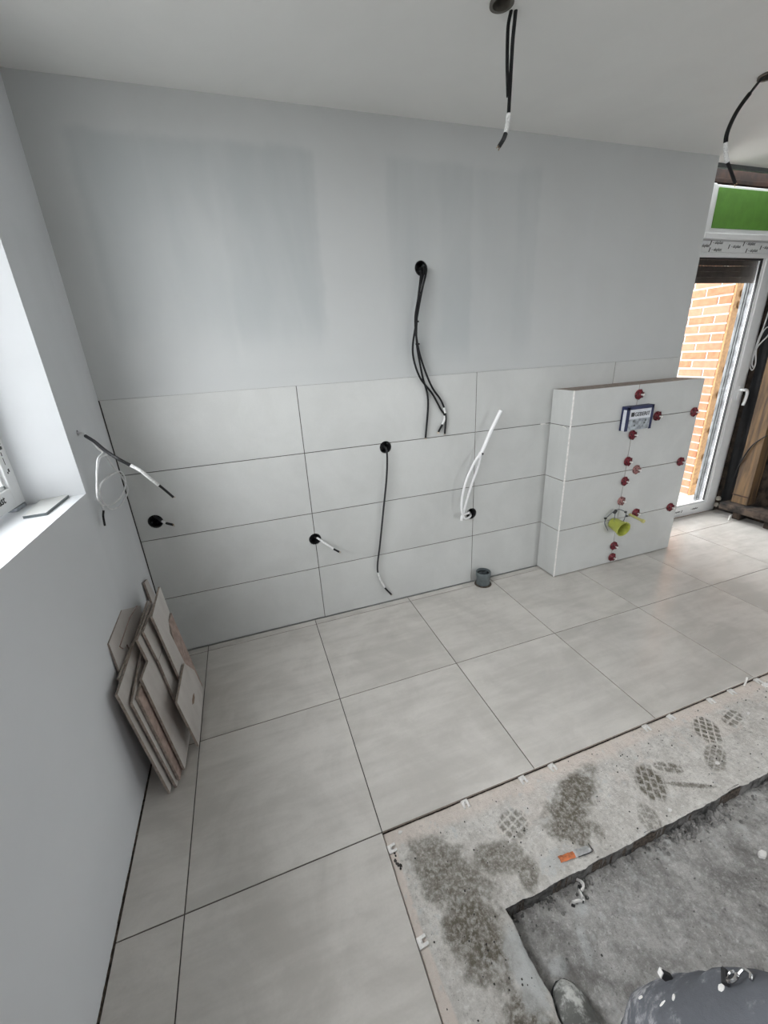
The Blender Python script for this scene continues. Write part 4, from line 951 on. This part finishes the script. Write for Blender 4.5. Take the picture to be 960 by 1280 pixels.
# body (skin): one continuous figure
bv = [(1.265, -2.20, .90, .13), (1.265, -2.215, 1.12, .125), (1.26, -2.22, 1.34, .14), (1.25, -2.215, 1.44, .06), (1.235, -2.19, 1.53, .055), (1.225, -2.165, 1.62, .085), (1.22, -2.16, 1.72, .075),
      (1.165, -2.17, .84, .08), (1.145, -2.04, .46, .055), (1.15, -2.00, .06, .042), (1.155, -1.90, -.02, .035),
      (1.37, -2.20, .84, .08), (1.41, -2.15, .44, .055), (1.42, -2.17, .06, .042), (1.43, -2.08, -.02, .035),
      (1.09, -2.22, 1.385, .058), (.92, -2.30, 1.22, .042), (.73, -2.215, 1.36, .032), (.685, -2.195, 1.40, .034),
      (1.43, -2.22, 1.385, .058), (1.50, -2.26, 1.12, .042), (1.47, -2.13, .92, .032), (1.465, -2.10, .865, .034)]
be = [(0, 1), (1, 2), (2, 3), (3, 4), (4, 5), (5, 6), (0, 7), (7, 8), (8, 9), (9, 10), (0, 11), (11, 12), (12, 13), (13, 14), (2, 15), (15, 16), (16, 17), (17, 18), (2, 19), (19, 20), (20, 21), (21, 22)]
def fingers(i, base, dirs, thumb):
    for k, (dx, dy, dz) in enumerate(dirs):
        b = Vector(base) + Vector((dx, dy, dz)); n = len(bv); L = (.030, .034, .031, .024)[k]
        dv = Vector(thumb[1]); cv = Vector(thumb[2])
        bv.append((*b, .0085)); p = b + dv * L; bv.append((*p, .008)); p2 = p + (dv * .6 + cv * .6) * .026; bv.append((*p2, .007)); be.extend([(i, n), (n, n + 1), (n + 1, n + 2)])
    n = len(bv); t = Vector(base) + Vector(thumb[0]); bv.append((*t, .010)); t2 = t + (Vector(thumb[1]) * .4 + Vector(thumb[0]).normalized() * .8) * .03; bv.append((*t2, .008)); be.extend([(i, n), (n, n + 1)])
fingers(18, (.665, -2.185, 1.425), [(-.012, .0, .030), (-.012, .0, .012), (-.012, 0, -.006), (-.010, 0, -.024)], [(.008, .006, .035), (-.9, .2, .25), (0, .9, -.1)])
fingers(22, (1.463, -2.09, .835), [(.0, .028, -.010), (0, .010, -.012), (0, -.008, -.012), (0, -.026, -.008)], [(-.012, .030, .01), (0, .1, -1), (-.8, 0, 0)])
skinned('body', bv, be, M['skin'], person)
# trousers
tv = [(1.265, -2.205, .95, .15, .125), (1.265, -2.205, .86, .15, .125), (1.170, -2.180, .78, .105), (1.115, -2.068, .60, .108), (1.100, -2.000, .46, .118), (1.095, -1.962, .30, .122), (1.125, -1.985, .10, .095), (1.14, -1.985, -.01, .090),
      (1.365, -2.185, .78, .105), (1.360, -2.070, .58, .105), (1.38, -2.045, .42, .102), (1.41, -2.12, .25, .085), (1.42, -2.165, .08, .078), (1.42, -2.16, -.01, .08)]
te = [(0, 1), (1, 2), (2, 3), (3, 4), (4, 5), (5, 6), (6, 7), (1, 8), (8, 9), (9, 10), (10, 11), (11, 12), (12, 13)]
tro = skinned('trousers', tv, te, M['trouser'], person, 1, 3)
tex = fbm
co = np.empty(len(tro.data.vertices) * 3); tro.data.vertices.foreach_get('co', co); co = co.reshape(-1, 3); no = np.empty_like(co.ravel()); tro.data.vertices.foreach_get('normal', no); no = no.reshape(-1, 3)
fold = (fbm(co[:, 0] + co[:, 1] * .7 + 5, co[:, 2] + 5, 11, 3, 71) - .5) * .03
co += no * fold[:, None]; tro.data.vertices.foreach_set('co', co.ravel()); tro.data.update()
# jacket (shoulders, sleeves, body)
jv = [(1.265, -2.21, .96, .155, .13), (1.265, -2.22, 1.14, .150, .125), (1.26, -2.225, 1.33, .160, .12), (1.25, -2.215, 1.425, .07), (1.09, -2.225, 1.385, .075), (.92, -2.30, 1.225, .058), (.765, -2.232, 1.335, .045), (1.43, -2.225, 1.385, .075), (1.50, -2.265, 1.12, .058), (1.475, -2.15, .95, .045)]
skinned('jacket', jv, [(0, 1), (1, 2), (2, 3), (2, 4), (4, 5), (5, 6), (2, 7), (7, 8), (8, 9)], M['jacket'], person)
# head details
mb = MB(); mb.lathe([(0, .128), (.05, .118), (.082, .085), (.094, .04), (.095, 0), (.088, -.04), (.080, -.02), (.0, .05)], (1.222, -2.178, 1.68), (0, -.25, 1), 20); inv(mb, person); mb.build('hair', M['hair'], person, smooth=True)
for s_ in (-1, 1):
    mb = MB(); mb.lathe([(0, .006), (.009, .003), (.011, 0), (0, -.004)], (1.225 + s_ * .030, -2.082, 1.665), (0, 1, 0), 10); inv(mb, person); mb.build('eye', M['ink'], person, smooth=True)
    mb = MB(); mb.lathe([(0, .012), (.016, .008), (.024, 0), (0, -.006)], (1.225 + s_ * .088, -2.17, 1.645), (s_, 0, 0), 10); inv(mb, person); mb.build('ear', M['skin'], person, smooth=True)
mb = MB(); mb.tube([(1.225, -2.088, 1.665), (1.225, -2.072, 1.64), (1.225, -2.066, 1.625)], lambda t: .007 + .006 * t, 8, 4); inv(mb, person); mb.build('nose', M['skin'], person, smooth=True)
mb = MB(); mb.tube([(1.200, -2.088, 1.592), (1.225, -2.078, 1.590), (1.250, -2.088, 1.592)], .005, 8, 4); inv(mb, person); mb.build('mouth', M['red_pale'], person, smooth=True)
def shoe(cx, toe_y, ang, parent):
    n = 15; L = .29; vs = []; fs = []; seg = 14
    prof = [(0.0, .030, .05), (.03, .036, .075), (.10, .038, .095), (.30, .036, .095), (.45, .042, .085), (.60, .049, .072), (.75, .051, .062), (.88, .044, .054), (.96, .030, .044), (1.0, .012, .030)]
    for t, w, h in prof:
        for k in range(seg):
            a = 2 * math.pi * k / seg; x = math.cos(a) * w * (1.0 if math.sin(a) < .2 else (.97 - .30 * max(0, math.sin(a)))); z = max(.012, h * .5 + math.sin(a) * h * .5)
            vs.append((x, -L + t * L, z))
    for i in range(len(prof) - 1):
        for k in range(seg): fs.append((i * seg + k, i * seg + (k + 1) % seg, (i + 1) * seg + (k + 1) % seg, (i + 1) * seg + k))
    fs.append(tuple(range(seg - 1, -1, -1))); fs.append(tuple((len(prof) - 1) * seg + k for k in range(seg)))
    R = Matrix.Translation(Vector((cx, toe_y, ZP + .006)) - Vector(parent.location)) @ Matrix.Rotation(ang, 4, 'Z')
    mb = MB().add(vs, fs); o = mb.build('shoe', M['shoe'], parent, smooth=True); o.data.transform(R)
    sb = o.modifiers.new('sub', 'SUBSURF'); sb.levels = sb.render_levels = 2
    ring = [(w * 1.0, -L + t * L * 1.004, 0) for t, w, h in prof] + [(-w * 1.0, -L + t * L * 1.004, 0) for t, w, h in reversed(prof)]
    mb = MB().prism(ring, (0, 0, .022)); s_ = mb.build('sole', M['gasket'], o, bevel=.004); s_.data.transform(R)
    mb = MB().tube([(-.044, -L + .60 * L, .05), (-.03, -L + .66 * L, .066), (0, -L + .69 * L, .069), (.03, -L + .66 * L, .066), (.044, -L + .60 * L, .05)], .003, 6, 5); s_ = mb.build('toe_cap_seam', M['shoe'], o); s_.data.transform(R)
    for q in range(4):
        y = -L + (.58 - q * .075) * L; z = .073 + q * .009; mb = MB().tube([(-.022, y, z - .006), (0, y - .006, z + .004), (.022, y, z - .006)], .003, 6, 4); s_ = mb.build('lace', M['gasket'], o); s_.data.transform(R)
    return o
shoe(1.098, -1.708, -.14, person); shoe(1.43, -1.89, -.12, person)
# things fixed on the trousers: strap tab, metal carabiner, paint flakes
def on_cloth(u, v):
    """place on the trouser cloth"""
    d = ray(u, v); bpy.context.view_layer.update(); mw = tro.matrix_world.inverted()
    ok, l, n_, i = tro.ray_cast(mw @ CAM, (mw.to_3x3() @ d).normalized())
    return (tro.matrix_world @ l, (tro.matrix_world.to_3x3() @ n_).normalized()) if ok else (None, None)
def patch(nm, u, v, su, sv, mat, h=.003, rot=0):
    p, n_ = on_cloth(u, v)
    if p is None: return
    t = n_.cross(Vector((0, 0, 1))).normalized(); b = n_.cross(t); t, b = t * math.cos(rot) + b * math.sin(rot), b * math.cos(rot) - t * math.sin(rot)
    mb = MB(); mb.prism([p - n_ * .004 + t * (su * math.cos(a) * random.uniform(.7, 1.1)) + b * (sv * math.sin(a) * random.uniform(.7, 1.1)) for a in [k * math.pi / 4 for k in range(8)]], n_ * (h + .004)); inv(mb, person); mb.build(nm, mat, person)
for q in [(878, 1213, .010, .006, .3), (902, 1235, .008, .006, 1), (842, 1247, .006, .004, 0), (801, 1247, .004, .006, 0), (828, 1255, .003, .008, .5)]: patch('paint_spot', q[0], q[1], q[2], q[3], M['clip_white'], .001, q[4])
p, n_ = on_cloth(838, 1224)
if p is not None:
    mb = MB(); t = Vector((-.75, .45, .35)).normalized(); mb.prism([p - n_ * .003 + Vector((0, 0, -.012)), p - n_ * .003 + Vector((0, 0, .012)), p + t * .014 + Vector((0, 0, .008)), p + t * .014 + Vector((0, 0, -.010))], n_ * .006); inv(mb, person); mb.build('strap_tab', M['gasket'], person, bevel=.001)
    mb = MB(); mb.prism([p + t * .011 + Vector((0, 0, -.010)), p + t * .011 + Vector((0, 0, .008)), p + t * .015 + Vector((0, 0, .008)), p + t * .015 + Vector((0, 0, -.010))], n_ * .007); inv(mb, person); mb.build('tab_edge', M['clip_white'], person)
p, n_ = on_cloth(922, 1230)
M['chrome'] = simple('worn_chrome', (.7, .7, .7), .2, metal=1, var=.1)
if p is not None:
    cbn = empty('carabiner', p, 'small metal carabiner hanging on the trousers', 'carabiner'); t = n_.cross(Vector((0, 0, 1))).normalized(); b = n_.cross(t)
    mb = MB(); mb.tube([p + n_ * .008 + t * .008 * math.cos(a) + b * .009 * math.sin(a) for a in [k * .66 for k in range(9)]], .0024, 8, 4); inv(mb, cbn); mb.build('ring', M['chrome'], cbn, smooth=True)
    mb = MB(); mb.tube([p + n_ * .007 + t * .006 - b * .008, p + n_ * .008 + t * .013 - b * .016, p + n_ * .005 + t * .010 - b * .025, p + n_ * .004 + t * .002 - b * .028], .0020, 8, 5); inv(mb, cbn); mb.build('hook', M['chrome'], cbn, smooth=True)
    mb = MB(); mb.tube([p + n_ * .006 - t * .010 + b * .010, p + n_ * .012 + t * .006 + b * .012], .0045, 8, 2); inv(mb, cbn); mb.build('swivel', M['gasket'], cbn)
